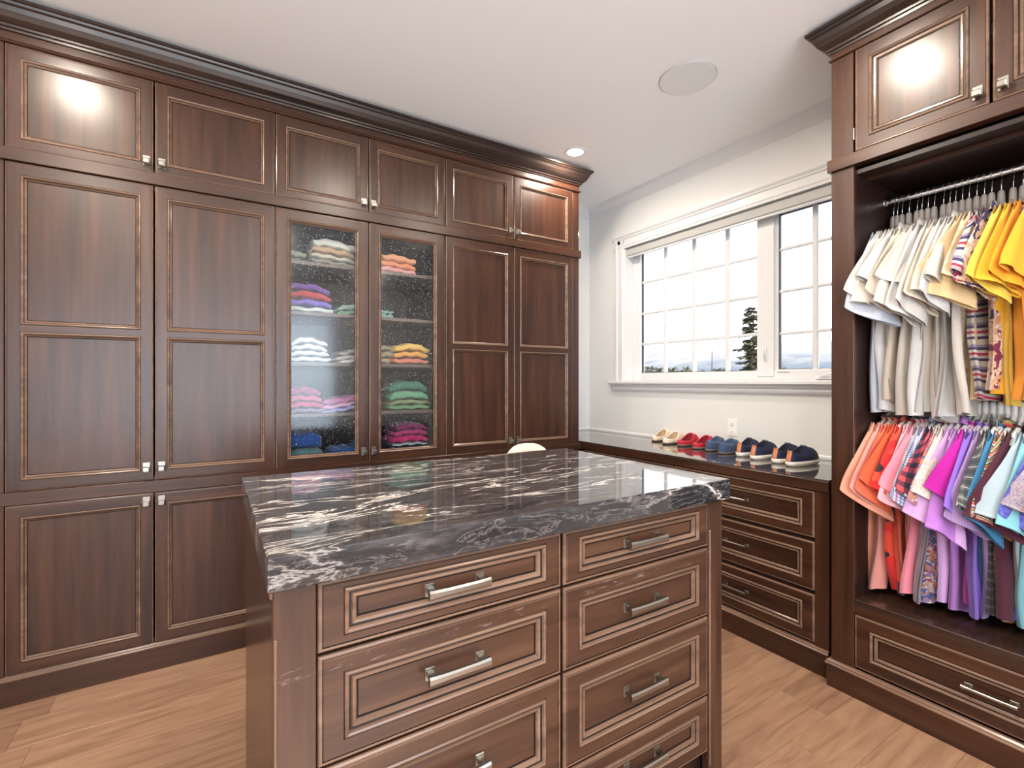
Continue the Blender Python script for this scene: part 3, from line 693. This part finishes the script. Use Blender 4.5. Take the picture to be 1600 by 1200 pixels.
# ================= WARDROBE =================
WX = 2.375; WYL = 1.100; WD_ = XW-WX-.004
wr = thing('open_wardrobe', 'tall dark wood open wardrobe with two hanging rails and a bottom drawer', 'wardrobe', (WX, WYL, 0), RZ)
WWd = 1.05            # local x width: WYL - .05
sL, sR = .090, .958   # inner opening edges
bm = bmesh.new(); box(bm, (0, 0, .0), (sL, .022, 2.305), 0, .0015); obj('stile', bm, W['z'], wr)
bm = bmesh.new(); box(bm, (sR, 0, .0), (WWd, .022, 2.305), 0, .0015); obj('stile', bm, W['z'], wr)
bm = bmesh.new(); box(bm, (0, 0, 2.359), (sL-.002, .022, 2.81), 0, .0015); obj('stile', bm, W['z'], wr)
bm = bmesh.new(); box(bm, (sR+.002, 0, 2.359), (WWd, .022, 2.81), 0, .0015); obj('stile', bm, W['z'], wr)
obj('ledge_rail', BX((-.012, -.014, 2.305), (WWd+.012, .03, 2.359), bev=.002), W['x'], wr)
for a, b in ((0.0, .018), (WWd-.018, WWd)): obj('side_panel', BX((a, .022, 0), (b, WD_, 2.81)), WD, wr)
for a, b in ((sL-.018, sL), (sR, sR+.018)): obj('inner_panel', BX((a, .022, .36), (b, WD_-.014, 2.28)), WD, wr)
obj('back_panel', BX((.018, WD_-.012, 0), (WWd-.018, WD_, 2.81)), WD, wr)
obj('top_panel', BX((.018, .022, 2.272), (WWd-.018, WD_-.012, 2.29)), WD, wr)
obj('cleat', BX((sL, .10, 2.255), (sR, .115, 2.272), bev=.002), W['x'], wr)
obj('shelf', BX((sL, .0, .395), (sR, WD_-.012, .420), bev=.002), wood('x', (.02, .011, .009), (.045, .022, .015), (.06, .03, .02), 'shelf_wood_dark', .2), wr)
obj('rail', BX((sL, .001, .358), (sR, .022, .395), bev=.001), W['x'], wr)
front('drawer', wr, sL+.002, .126, sR-sL-.004, .228, .055, .050, .045, prof=PROF2, pull=PMB, bead=.005)
front('door', wr, sL+.003, 2.366, .428, .440, .052, .052, .045, prof=PROF2, knob=(.398, .052))
front('door', wr, sL+.440, 2.366, .425, .440, .052, .052, .045, prof=PROF2, knob=(.028, .052))
obj('frieze', BX((0, -.002, 2.808), (WWd, .022, 2.86), bev=.001), W['x'], wr)
obj('frieze_bead', BX((-.008, -.010, 2.803), (WWd+.008, .01, 2.812), bev=.002), W['x'], wr)
bm = bmesh.new(); sweep_L(bm, crown_prof, 0, WWd, 0, WD_, True); obj('crown', bm, WC, wr)
obj('base_board', BX((-.012, -.018, 0), (WWd, .02, .098), bev=.001), W['x'], wr)
bm = bmesh.new(); sweep_L(bm, [(.018, .096), (.021, .100), (.021, .103), (.016, .106), (.015, .113), (.008, .118), (-.005, .119)], 0, WWd, 0, .05, True); obj('bead', bm, WM['x'], wr)
for a, b in ((.3,.31),): pass
obj('hinge', BX((sL-.003, .0015, 2.42), (sL+.001, .010, 2.47)), chrome, wr)

RX, RZU, RZL = 2.68, 2.200, 1.322
def rail(z, label):
    r = thing('hanging_rail', label, 'clothes rail', (RX, WYL-sL, z), RZ)
    n = sR-sL; bm = bmesh.new(); rows = []
    for x in (0.0, n):
        rows.append([(x, math.cos(2*PI*i/20)*.0085, math.sin(2*PI*i/20)*.014) for i in range(20)])
    grid_surf(bm, rows, 20, 2, True); obj('tube', bm, chrome2, r, True)
    for x in (0, n-.012):
        bm = bmesh.new(); rows = [[(x+dx, math.cos(2*PI*i/20)*q, math.sin(2*PI*i/20)*q*1.15) for i in range(20)] for dx, q in ((0, .001), (0, .021), (.004, .021), (.004, .017), (.012, .016), (.012, .001))]
        grid_surf(bm, rows, 20, 6, True); obj('flange', bm, chrome2, r, True)
rail(RZU, 'upper chrome oval rail in the wardrobe, grey hangers on it'); rail(RZL, 'lower chrome rail in the wardrobe, white hangers on it')

hang_g = mat('taupe_velvet_hanger', (.30, .27, .255), .7); hang_w = mat('white_hanger', (.78, .77, .75), .45); wire = mat('hook_wire', (.75, .75, .78), .2, 1)
def hanger_meshes(m, up, fat):
    bm = bmesh.new()
    pts = []
    for k in range(11):
        a = PI*1.15 - k/10*PI*1.2
        pts.append((.017*math.cos(a)*1.0, 0, .017*math.sin(a)))
    pts = [p for p in pts] + [(.017, 0, -.012), (.006, 0, -.034), (0, 0, -.078+up)]
    tube(bm, pts, .0017, 6); hook = shared(bm, wire)
    bm = bmesh.new(); rows = []; n = 27
    for k in range(n):                   # shoulders: fat in the middle, arched down to the tips
        t = k/(n-1)*2-1; x = t*.205; s = abs(t)
        z = up -.152 - .075*s**1.25 + (.022*math.exp(-(s/.12)**2)); hh = .012+.016*math.exp(-(s/.22)**2); th = fat*(.55+.45*s) + .004*math.exp(-(s/.1)**2)
        if k in (0, n-1): hh *= .3; th *= .3
        rows.append([(x, math.cos(2*PI*i/12)*th, z+math.sin(2*PI*i/12)*hh) for i in range(12)])
    grid_surf(bm, rows, 12, n, True)
    rows = []                            # neck block
    for z, q in ((-.150, .014), (-.12, .0125), (-.090, .0115), (-.078, .010), (-.071, .006), (-.069, .001)):
        rows.append([(math.cos(2*PI*i/12)*q*1.5, math.sin(2*PI*i/12)*q, z) for i in range(12)])
    rows = [[(x, y, z+up) for x, y, z in r_] for r_ in rows]
    grid_surf(bm, rows, 12, 6, True)
    bm2 = shared(bm, m)
    for p_ in bm2.polygons: p_.use_smooth = True
    for p_ in hook.polygons: p_.use_smooth = True
    return hook, bm2
HG = hanger_meshes(hang_g, 0, .0085); HW = hanger_meshes(hang_w, .036, .012)

# ---------------- shirts ----------------
def shirt(name, label, y, zr, m, hem, sl=.34, phi=.75, off=.0, seed=0, sw=.095, group=None, cuff=None, bend=None, long_front=0, collar=None, out=.11, hw=.225, yl=None, sleeve_m=None):
    """shirt on a hanger; local origin on the rail; x towards the wall, -x towards the room"""
    rnd = random.Random(seed*13+5)
    r = thing(name, label, 'shirt', (RX, y, zr), 0, group); sw *= .80 if sw < .10 else .95
    nu, nv = 34, 22; bm = bmesh.new(); f1, f2, p1, p2 = rnd.uniform(7, 12), rnd.uniform(15, 24), rnd.random()*6, rnd.random()*6
    bd = rnd.uniform(-.035, .05) if bend is None else bend; amp = rnd.uniform(.008, .016); flare = rnd.uniform(-.02, .035)
    LB = hem + .115   # fall from shoulder to hem
    rows, uv = [], []
    for j in range(nv):
        v = j/(nv-1); row, ur = [], []
        for i in range(2*nu):
            fr = i < nu; u = (i/(nu-1)*2-1) if fr else (1-(i-nu)/(nu-1)*2)
            s = abs(u); neck = max(0, 1-(s/.40)**2) if s < .40 else 0
            wv = hw - .030*min(1, v*5)*(1 if v < .5 else 1) + flare*v
            x = u*wv + .012*math.sin(v*5+p2)*v
            ztop = -.140 - .085*s**1.3 - .004*0 - (.050*neck if fr else .012*neck)
            z = ztop*(1-v) + (-hem + .012*math.sin(u*3+p1) - .02*(1-s))*v
            th = (.012 + .004*v)*max(0, 1-s**6)**.5
            if v == 0: th = .012*neck**.5 if neck > 0 else .0015
            fold = (math.sin(u*f1+p1+v*2)*amp + math.sin(u*f2+p2)*amp*.4)*min(1, v*1.6)*(1-.2*s)
            yb = bd*max(0, (-u-.25)/.75)**1.6*min(1, v*1.8)         # front edge curls sideways
            row.append((x + (.5*abs(yb) if u < -.5 else 0), (th if not fr else -th) + fold + yb + (.012*math.sin(v*4.5+p1) + .006*math.sin(v*9+p2))*v, z)); ur.append((u*.23+seed*.17, v*LB))
        rows.append(row); uv.append(ur)
    grid_surf(bm, rows, 2*nu, nv, True, uvs=uv); obj('body', bm, m, r, True)
    drop = rnd.uniform(.03, .065)
    # sleeves
    for sd in (-1, 1):
        bm = bmesh.new(); ns, nr = 20, 12; rows, uv = [], []
        for j in range(nr):
            t = j/(nr-1); row, ur = [], []
            e = t**.8
            cx = sd*(.188 + out*e*(1.25-.25*t)) if sd < 0 else sd*(.185+.05*e); cz = -.215 - .02*t - (sl-.07)*t
            cyy = off*t**1.3 if sd < 0 else 0
            ph_ = 1.45 + (phi-1.45)*min(1, t*1.25) if sd < 0 else 1.4
            hwid = .034 + (sw-.034)*min(1, t*1.05); th = .006+.006*t + .003*math.sin(t*6+p2)
            ax = Vector((math.sin(ph_), -math.cos(ph_), 0)); nx = Vector((math.cos(ph_), math.sin(ph_), 0))
            for i in range(ns):
                a = 2*PI*i/ns; c, s_ = math.cos(a), math.sin(a)
                wob = (math.sin(c*4.5+p1+t*1.5)*.008 + math.sin(c*9+p2)*.003)*t
                p = Vector((cx, cyy, cz)) + ax*hwid*c + nx*(th*s_ + wob) + Vector((0, 0, (-c*drop + .006*math.sin(a*2+p1))*t + (.045*(1-abs(c))*(1-t) if True else 0)))
                row.append(tuple(p)); ur.append((c*hwid+.3+seed*.1, t*sl))
            rows.append(row); uv.append(ur)
        grid_surf(bm, rows, ns, nr, True, uvs=uv); s_o = obj('sleeve', bm, sleeve_m or m, r, True)
        if sd < 0:
            # hem band standing a little proud of the sleeve
            bm = bmesh.new(); A, B = rows[-2], rows[-1]; cen = [sum(q[k] for q in B)/ns for k in range(3)]
            rr = []
            for t in (.55, .57, .98, 1.03, 1.03):
                rr.append([tuple(cen[k]*0 + A[i][k]*(1-t)+B[i][k]*t + (B[i][k]-cen[k])*(.012 if k < 2 else 0)*(1 if t not in (.55,) else 0) for k in range(3)) for i in range(ns)])
            grid_surf(bm, rr, ns, 5, True, uvs=[[uv[-1][i] for i in range(ns)]]*5) if False else grid_surf(bm, rr, ns, 5, True, uvs=[[(uv[-1][i][0], q*.03) for i in range(ns)] for q in range(5)])
            obj('cuff' if cuff else 'hem_band', bm, cuff or sleeve_m or m, s_o, True)
    # neckband / collar
    bm = bmesh.new(); pts = []
    for i in range(24):
        a = 2*PI*i/24; u = math.cos(a)*.092; fr = math.sin(a) < 0
        ne = max(0, 1-(u/.092)**2); pts.append((u, math.sin(a)*.0125, -.140 - .085*(abs(u)/.23)**1.3 - (.050*ne if fr else .012*ne) + .002))
    hgt = .034 if collar else .012
    rows = [[(x*(1+.03*k), yy*(1+.35*k), z + hgt*(k*.5 if k < 2 else (1 if k == 2 else .25))) for x, yy, z in pts] for k in (0, 1, 2)]
    if collar: rows.append([(x*1.12, yy*2.1, z + hgt*.1) for x, yy, z in pts])
    grid_surf(bm, rows, 24, len(rows), True, uvs=[[(i*.01, k*.02) for i in range(24)] for k in range(len(rows))]); obj('collar' if collar else 'neckband', bm, m, r, True)
    return r
def lift(r, dz):
    for c in r.children: c.location.z += dz
def hanger(y, zr, H_, label, group, tilt=0):
    h = thing('clothes_hanger', label, 'hanger', (RX, y, zr), tilt, group)
    inst('hook', H_[0], h, (0, 0, 0)); inst('shoulder_bar', H_[1], h, (0, 0, 0))

def wmat(c, n='cotton_white'): return cloth(n, c, var=.03)
wh = [wmat((0.410, 0.443, 0.508)), wmat((0.541, 0.517, 0.476)), wmat((0.558, 0.508, 0.443)), wmat((0.541, 0.533, 0.517)), wmat((0.558, 0.492, 0.394)), wmat((0.541, 0.508, 0.451))]
aztec = cloth('woven_motif_cloth', (.72, .55, .42), pattern='blotch', scale=34, st=(1, .6, 1), cols=[(.66, .55, .45), (.62, .36, .20), (.70, .58, .50), (.52, .26, .15), (.20, .02, .06), (.66, .52, .44), (.04, .03, .10), (.64, .44, .30)])
tiedye = cloth('tan_print_cloth', (.7, .5, .3), pattern='blotch', scale=22, cols=[(.72, .60, .42), (.55, .36, .18), (.70, .50, .28), (.62, .42, .22), (.75, .62, .45)])
nstripe = cloth('navy_red_stripe_cloth', (.5, .45, .45), pattern='stripes', per=.12, cols=[(.06, .05, .14), (.62, .58, .52), (.45, .03, .08), (.60, .56, .52), (.05, .04, .12), (.62, .55, .48), (.62, .58, .5), (.30, .25, .35)])
upper = [  # y, material, hem, sleeve, phi, off, label
 (.977, wh[0], .93, .40, .55, -.035, 'bluish white linen shirt, first on the upper rail beside the left panel', .105),
 (.962, wh[1], .93, .33, .62, -.01, 'white tee with wide sleeve, second on the upper rail', .10),
 (.944, wh[2], .90, .35, .75, .01, 'ivory tee third from the left on the upper rail', .09),
 (.918, wh[3], .92, .27, .60, .01, 'white short-sleeved shirt fourth from the left on the upper rail', .09),
 (.889, wh[4], .88, .33, .72, .01, 'cream tee fifth from the left on the upper rail', .09),
 (.872, wh[5], .91, .38, .8, .0, 'off-white tee sixth from the left on the upper rail', .09),
 (.850, wh[2], .94, .26, .55, .01, 'cream shirt with boxy sleeve, seventh from the left on the upper rail', .09),
 (.828, wh[3], .95, .40, .85, .01, 'long white tee eighth from the left on the upper rail', .08),
 (.797, wh[1], .92, .40, .90, .01, 'white tee ninth from the left on the upper rail', .08),
 (.776, wh[4], .93, .36, .95, .0, 'pale cream tee tenth from the left on the upper rail', .08),
 (.757, wh[5], .95, .34, .90, .0, 'off-white tee eleventh from the left on the upper rail', .08),
 (.735, wh[3], .93, .37, .95, .0, 'white collared shirt twelfth from the left, ending just before the tan tee', .08),
 (.714, wh[2], .92, .30, .95, .0, 'ivory tee directly behind the tan tee', .08),
 (.690, cloth('tan_cotton', (.66, .47, .25)), .88, .345, .38, .028, 'tan tee with a wide flared sleeve on the upper rail', .108),
 (.667, tiedye, .80, .30, 1.0, .0, 'tan and ochre printed shirt right of the tan tee', .07),
 (.645, nstripe, .86, .30, 1.0, .0, 'navy, red and cream striped shirt left of the aztec print shirt', .07),
 (.617, aztec, .84, .33, .80, .0, 'dusty pink southwestern motif shirt on the upper rail', .085),
 (.583, cloth('lemon_cotton', (.80, .52, .07)), .88, .34, .75, .0, 'lemon yellow tee on the upper rail', .09),
 (.556, cloth('gold_cotton', (.82, .42, .03)), .86, .33, .9, .0, 'golden yellow tee behind the orange tee', .085),
 (.530, cloth('orange_cotton', (.85, .32, .02)), .86, .32, .9, .0, 'bright orange tee near the right edge of the upper rail', .085),
 (.500, cloth('amber_cotton', (.86, .38, .03)), .84, .30, .9, .0, 'amber tee at the right edge of the upper rail', .085),
]
for k, (y, m, hem, sl_, phi, off, lab, sw_) in enumerate(upper):
    shirt('tshirt', lab, y, RZU, m, hem+.03, sl_, phi, off, k+1, sw_, collar=(k in (3, 6, 11, 16)), group=None)
    tl = random.uniform(-.05, .05)
    hanger(y, RZU, HG, 'taupe hanger on the upper rail under the ' + ' '.join(lab.replace(',', '').split()[:7]), 'taupe hangers on the upper rail', tl)
speck = lambda cols, sc=70, st=(1, 1, 1): cloth('speckled_cloth', (.6, .5, .6), pattern='blotch', scale=sc, st=st, cols=cols)
lower = [
 (.985, cloth('salmon', (.74, .31, .21)), .36, .5, -.02, 'salmon tee, first on the lower rail beside the left panel', None, .10),
 (.963, cloth('light_salmon', (.74, .30, .25)), .34, .8, .0, 'rosy salmon tee second on the lower rail', None, .085),
 (.940, cloth('coral', (.80, .15, .08)), .34, .8, .0, 'coral red tee with a gathered sleeve on the lower rail', None, .085),
 (.915, cloth('orange_black', (.86, .10, .03), pattern='blotch', scale=7, cols=[(.85, .10, .03)]*7+[(.012, .015, .03)]+[(.86, .12, .04)]*5), .30, .65, .005, 'orange red shirt with black floral marks on the lower rail', None, .09),
 (.888, cloth('scarlet', (.80, .02, .02), pattern='blotch', scale=12, cols=[(.80, .02, .02)]*5+[(.03, .01, .02)]+[(.82, .08, .04)]*3), .31, .85, .0, 'scarlet shirt with black marks on the lower rail', None, .08),
 (.862, cloth('rose', (.78, .42, .48)), .34, .9, .0, 'pale rose tee right of the scarlet shirt', None, .085),
 (.843, cloth('pink', (.82, .26, .33)), .30, .65, .0, 'bright pink tee right of the pale rose tee', None, .095),
 (.826, cloth('grey_pink_stripe', (.55, .5, .55), pattern='check', per=.012, c2=(.2, .18, .25)), .34, .95, .0, 'grey pink mini-check shirt left of the blue check shirt', None, .08),
 (.808, cloth('blue_check', (.80, .83, .88), pattern='check', per=.014, c2=(.06, .14, .45), c3=(.7, .06, .08)), .34, .7, .0, 'white shirt with small blue and red check on the lower rail', None, .09),
 (.786, cloth('buffalo_plaid', (.80, .09, .10), pattern='buffalo', per=.048, cm=(.20, .03, .07), c2=(.012, .014, .035)), .30, .55, .0, 'red and black buffalo plaid shirt on the lower rail', 'BC', .098),
 (.765, speck([(.08, .12, .35), (.55, .25, .15), (.65, .6, .6), (.45, .08, .10), (.25, .2, .4)], 45, (1, .5, 1)), .33, .95, .0, 'multicoloured paisley shirt behind the lavender tee', None, .08),
 (.748, speck([(.75, .70, .62), (.70, .50, .35), (.55, .55, .62), (.70, .35, .30), (.80, .76, .70)], 90), .30, .85, .0, 'cream shirt with tiny orange flecks left of the lavender tee', None, .08),
 (.728, cloth('lavender', (.60, .36, .66)), .40, .50, .01, 'lavender tee with a long wide sleeve on the lower rail', None, .10),
 (.706, cloth('orchid', (.48, .20, .60)), .42, .95, .0, 'orchid purple polo right of the lavender tee', None, .08),
 (.684, cloth('magenta', (.45, .015, .30)), .29, .60, .01, 'magenta tee with dark sleeve lining on the lower rail', None, .09),
 (.662, cloth('violet', (.26, .14, .62)), .34, .95, .0, 'violet tee right of the magenta tee', None, .08),
 (.640, cloth('lilac_weave', (.42, .28, .50), pattern='check', per=.007, c2=(.30, .18, .40)), .37, .8, .0, 'lilac woven shirt left of the grey plaid shirt', None, .09),
 (.618, cloth('grey_plaid', (.16, .17, .16), pattern='plaid', per=.05, c2=(.02, .025, .03), c3=(.55, .56, .50)), .33, .9, .0, 'charcoal plaid shirt with pale lines on the lower rail', None, .08),
 (.598, cloth('denim', (.05, .20, .38)), .37, .95, .0, 'denim blue shirt left of the striped shirt', None, .08),
 (.578, cloth('multi_stripe', (.6, .5, .4), pattern='stripes', per=.06, warp=.05, cols=[(.65, .6, .5), (.05, .03, .03), (.45, .30, .08), (.60, .04, .04), (.65, .6, .55), (.04, .05, .15), (.55, .25, .05), (.1, .2, .1)]), .35, .95, .0, 'multicoloured narrow striped shirt behind the plum shirt', None, .08),
 (.555, cloth('plum', (.075, .018, .035)), .36, .55, .005, 'dark plum tee on the lower rail', None, .10),
 (.527, cloth('ice_blue', (.40, .50, .55)), .33, .50, .005, 'pale ice blue tee right of the plum tee', None, .10),
 (.505, cloth('aqua', (.22, .52, .58)), .36, .9, .0, 'aqua tee between the ice blue and indigo tees', None, .085),
 (.484, cloth('indigo_heather', (.07, .08, .42), pattern='heather', c2=(.16, .17, .60)), .34, .6, .0, 'indigo heather tee near the right edge of the lower rail', None, .095),
 (.455, speck([(.50, .47, .50), (.38, .28, .35), (.26, .20, .30), (.55, .53, .56), (.05, .10, .38), (.42, .38, .45), (.50, .16, .05), (.50, .48, .52)], 110), .30, .45, .0, 'speckled white, grey and blue tee at the right edge of the lower rail', None, .10),
 (.425, cloth('dark_teal', (.03, .12, .16)), .30, .9, .0, 'dark teal tee last in view on the lower rail', None, .09),
]
cuff_m = cloth('cuff_check', (.80, .83, .88), pattern='check', per=.013, c2=(.06, .12, .35))
for k, (y, m, sl_, phi, off, lab, cf, sw_) in enumerate(lower):
    r_ = shirt('shirt', lab, y, RZL, m, .885 + .02*math.sin(k*2.1), sl_, phi, off, 60+k, sw_, cuff=cuff_m if cf else None, collar=(k in (3, 8, 9, 13, 17, 19)))
    lift(r_, .036)
    hanger(y, RZL, HW, 'white hanger on the lower rail under the ' + ' '.join(lab.split()[:6]), 'white hangers on the lower rail', random.uniform(-.05, .05))

# ================= SHOES =================
def outline(a, ln, wd):
    """plan outline, heel at x=0, toe at x=ln"""
    c, s = math.cos(a), math.sin(a); x = ln*(.5 - .5*c)
    t = x/ln; half = wd/2*(.74 + .26*math.sin(min(1, t*1.15)*PI*.62)) 
    return x, math.copysign(abs(s)**.62, s)*half
rimm = {}
def shoe(name, label, loc, rz, ln, wd, kind, mats, group=None):
    r = thing(name, label, 'shoe', loc, rz, group); n = 32
    so_, up, lin = mats; sole_h = {'clog': .014, 'slip': .012, 'sneak': .026}[kind]
    bm = bmesh.new(); rows = []
    for z, g_ in ((0, .90), (.002, .97), (sole_h*.5, 1.02), (sole_h, 1.01), (sole_h+.001, .95)):
        rows.append([((x-ln/2)*g_+ln/2, y*g_, z + (.010*(max(0, x/ln-.75)/.25)**2 if z < .003 else 0)) for x, y in (outline(2*PI*i/n, ln, wd) for i in range(n))])
    vs = grid_surf(bm, rows, n, 5, True); bm.faces.new(vs[0][::-1]); bm.faces.new(vs[-1]); obj('sole', bm, so_, r, True)
    bm = bmesh.new(); rows = []
    op_c = {'clog': .36, 'slip': .36, 'sneak': .30}[kind]*ln; op_l = {'clog': .33, 'slip': .27, 'sneak': .235}[kind]*ln; op_w = wd*{'clog': .40, 'slip': .33, 'sneak': .29}[kind]
    hh = {'clog': .036, 'slip': .064, 'sneak': .072}[kind]; hf = {'clog': .080, 'slip': .084, 'sneak': .098}[kind]
    K = 9
    for k in range(K+1):
        t = k/K; row = []
        for i in range(n):
            a = 2*PI*i/n; x, y = outline(a, ln*.985, wd*.97); x += ln*.007
            ox = op_c - op_l*math.cos(a); oy = math.copysign(abs(math.sin(a))**.8, math.sin(a))*op_w
            q = t**1.7; rim = hh + (hf-hh)*max(0, (ox-op_c)/op_l) - (.012 if kind != 'clog' else .004)*max(0, math.sin(a)**2)
            zz_ = sole_h + (rim-sole_h)*math.sin(t*PI/2)**.85
            row.append((x*(1-q)+ox*q, y*(1-q)+oy*q, zz_))
        rows.append(row)
    top = rows[-1]
    lip = [[(op_c+(x-op_c)*f, y*f, z+dz) for x, y, z in top] for f, dz in ((1.02, .004), (.95, .006), (.88, .002))]
    low = [[(op_c+(x-op_c)*.96, y*1.0, sole_h+.010) for x, y, z in top], [(op_c+(x-op_c)*.3, y*.3, sole_h+.009) for x, y, z in top]]
    grid_surf(bm, rows, n, len(rows), True); obj('upper', bm, up, r, True)
    bm = bmesh.new(); grid_surf(bm, [top]+lip, n, 4, True); obj('rim', bm, rimm.get(kind+up.name, up), r, True)
    bm = bmesh.new(); vs = grid_surf(bm, [lip[-1]]+low, n, 3, True); bm.faces.new(vs[-1]); obj('lining', bm, lin, r, True)
    if kind == 'sneak':
        bm = bmesh.new(); rr = []
        for z in [sole_h+.002 + q*(hh+.012-sole_h)/6 for q in range(7)]:
            t = min(1, (z-sole_h)/(hh-sole_h)); xb = ln*.007*(1-t**1.7) + (op_c-op_l)*t**1.7*.98 - .003
            rr.append([(xb, -.012, z), (xb-.002, -.006, z), (xb-.002, .006, z), (xb, .012, z)])
        grid_surf(bm, rr, 4, 7); obj('heel_tab', bm, mat('tan_leather', (.48, .17, .07), .5), r)
        bm = bmesh.new()
        for q in range(4):
            x = op_c+op_l*(1.02+.16*q); z = hf+.002-.009*q
            tube(bm, [(x, -.020, z-.006), (x+.003, 0, z+.003), (x, .020, z-.006)], .0022, 6)
        x = op_c+op_l*.95; z = hf+.006
        for s in (-1, 1): tube(bm, [(x, 0, z-.004), (x, s*.010, z+.003), (x+.006, s*.018, z-.003), (x+.004, s*.006, z-.005)], .0016, 6)
        obj('laces', bm, mat('navy_lace', (.01, .013, .03), .8), r, True)
        bm = bmesh.new(); tube(bm, [(op_c-op_l*.96, 0, hh), (op_c-op_l*1.08, 0, hh+.010), (op_c-op_l*.9, 0, hh+.004)], .003, 6); obj('pull_loop', bm, up, r, True)
cream = mat('cream_felt', (.72, .60, .45), .9); creaml = mat('tan_fleece_lining', (.42, .30, .18), .95); red = mat('red_felt', (.42, .012, .03), .85); redl = mat('dark_red_lining', (.20, .006, .02), .95)
blue = cloth('denim_felt', (.055, .085, .16), var=.2); bluel = mat('blue_lining', (.05, .08, .15), .95); navy = mat('navy_knit', (.012, .018, .055), .75); navl = mat('navy_lining', (.008, .01, .025), .9)
dsole = mat('grey_brown_sole', (.16, .12, .10), .7); wsole = mat('off_white_rubber', (.74, .69, .62), .5)
Zb = .9127
rimm['clogcream_felt'] = mat('cream_fluffy_rim', (.85, .77, .64), .95); rimm['clogred_felt'] = mat('red_fluffy_rim', (.60, .05, .07), .95); rimm['slipdenim_felt'] = cloth('blue_fluffy_rim', (.10, .15, .26))
SH = [('slipper', 'cream felt clog, left one of the pair farthest from the wardrobe', (2.83, 2.545), 'clog', (dsole, cream, creaml)),
 ('slipper', 'cream felt clog, right one of the pair next to the red clogs', (2.775, 2.395), 'clog', (dsole, cream, creaml)),
 ('slipper', 'red felt clog, left one of the pair beside the cream clogs', (2.775, 2.262), 'clog', (dsole, red, redl)),
 ('slipper', 'red felt clog, right one of the pair beside the blue slippers', (2.745, 2.115), 'clog', (dsole, red, redl)),
 ('slipper', 'blue denim slipper, left one of the pair under the outlet', (2.735, 2.005), 'slip', (dsole, blue, bluel)),
 ('slipper', 'blue denim slipper, right one of the pair next to the sneakers', (2.70, 1.885), 'slip', (dsole, blue, bluel)),
 ('sneaker', 'navy sneaker with tan heel tab, left one of the middle pair', (2.70, 1.765), 'sneak', (wsole, navy, navl)),
 ('sneaker', 'navy sneaker with tan heel tab, right one of the middle pair', (2.66, 1.650), 'sneak', (wsole, navy, navl)),
 ('sneaker', 'navy sneaker with tan heel tab, left one of the pair nearest the wardrobe', (2.645, 1.515), 'sneak', (wsole, navy, navl)),
 ('sneaker', 'navy sneaker with tan heel tab, the one nearest the wardrobe', (2.61, 1.420), 'sneak', (wsole, navy, navl))]
for k, (nm, lab, (x, y), kd, ms) in enumerate(SH):
    rz = (.20, .16, .18, .14, .22, .18, .16, .10, .05, .0)[k]
    ln = {'clog': .25, 'slip': .25, 'sneak': .275}[kd]
    shoe(nm, lab, (x, y, Zb), rz, ln, .098, kd, ms)

# ================= SMALL FIXTURES =================
ol = thing('wall_outlet', 'white electrical outlet on the wall above the blue slippers', 'outlet', (XW, 2.024, 1.052), RZ)
obj('cover_plate', BX((-.036, -.006, -.058), (.036, 0, .058), bev=.002), plastic_w, ol)
for s in (-1, 1):
    bm = bmesh.new(); box(bm, (-.017, -.009, s*.026-.014), (.017, -.005, s*.026+.014), 0, .003)
    for q in (-.006, .006): box(bm, (q-.001, -.0093, s*.026-.004), (q+.001, -.0088, s*.026+.006), 1)
    box(bm, (-.002, -.0093, s*.026-.010), (.002, -.0088, s*.026-.007), 1); obj('receptacle', bm, [plastic_w, gasket], ol)
sk = thing('ceiling_speaker', 'large round white speaker grille flush in the ceiling', 'speaker', (2.127, 1.681, CEIL))
bm = bmesh.new(); disc(bm, (0, 0), .140, -.006, -.001, 64); obj('grille', bm, mat('speaker_grille', (.78, .78, .78), .8), sk)
bm = bmesh.new(); n = 64
rows = [[(math.cos(2*PI*i/n)*q, math.sin(2*PI*i/n)*q, z) for i in range(n)] for q, z in ((.1415, -.001), (.1415, -.004), (.1445, -.004), (.1455, -.0005))]
grid_surf(bm, rows, n, 4, True); obj('rim', bm, gasket if False else mat('shadow_gap_ring', (.55, .55, .55), .8), sk)
near = {0: 'in front of the leftmost upper cabinets', 1: 'beside the right end of the cabinet crown', 2: 'in front of the open wardrobe', 3: 'above the island'}
bm = bmesh.new(); n = 40
grid_surf(bm, [[(math.cos(2*PI*i/n)*q, math.sin(2*PI*i/n)*q, z) for i in range(n)] for q, z in ((.055, -.001), (.058, -.006), (.070, -.006), (.078, -.0005))], n, 4, True); RM = shared(bm, trim_m)
bm = bmesh.new(); disc(bm, (0, 0), .056, -.004, -.001, 40); LM = shared(bm, lens)
for k, (x, y) in enumerate(LIGHTS):
    d = thing('recessed_downlight', 'round recessed ceiling downlight ' + near.get(k, 'added out of view to light the room'), 'ceiling light', (x, y, CEIL), 0, None if k in near else 'added fill downlights out of view')
    inst('trim_ring', RM, d, (0, 0, 0)); inst('lens', LM, d, (0, 0, 0))
    la = bpy.data.lights.new('downlight', 'AREA'); la.shape = 'DISK'; la.size = .10; la.energy = LAMP_W; la.color = LAMP_COL; la.spread = 3.14
    lo = bpy.data.objects.new('downlight', la); C.objects.link(lo); lo.location = (0, 0, -.012); lo.parent = d
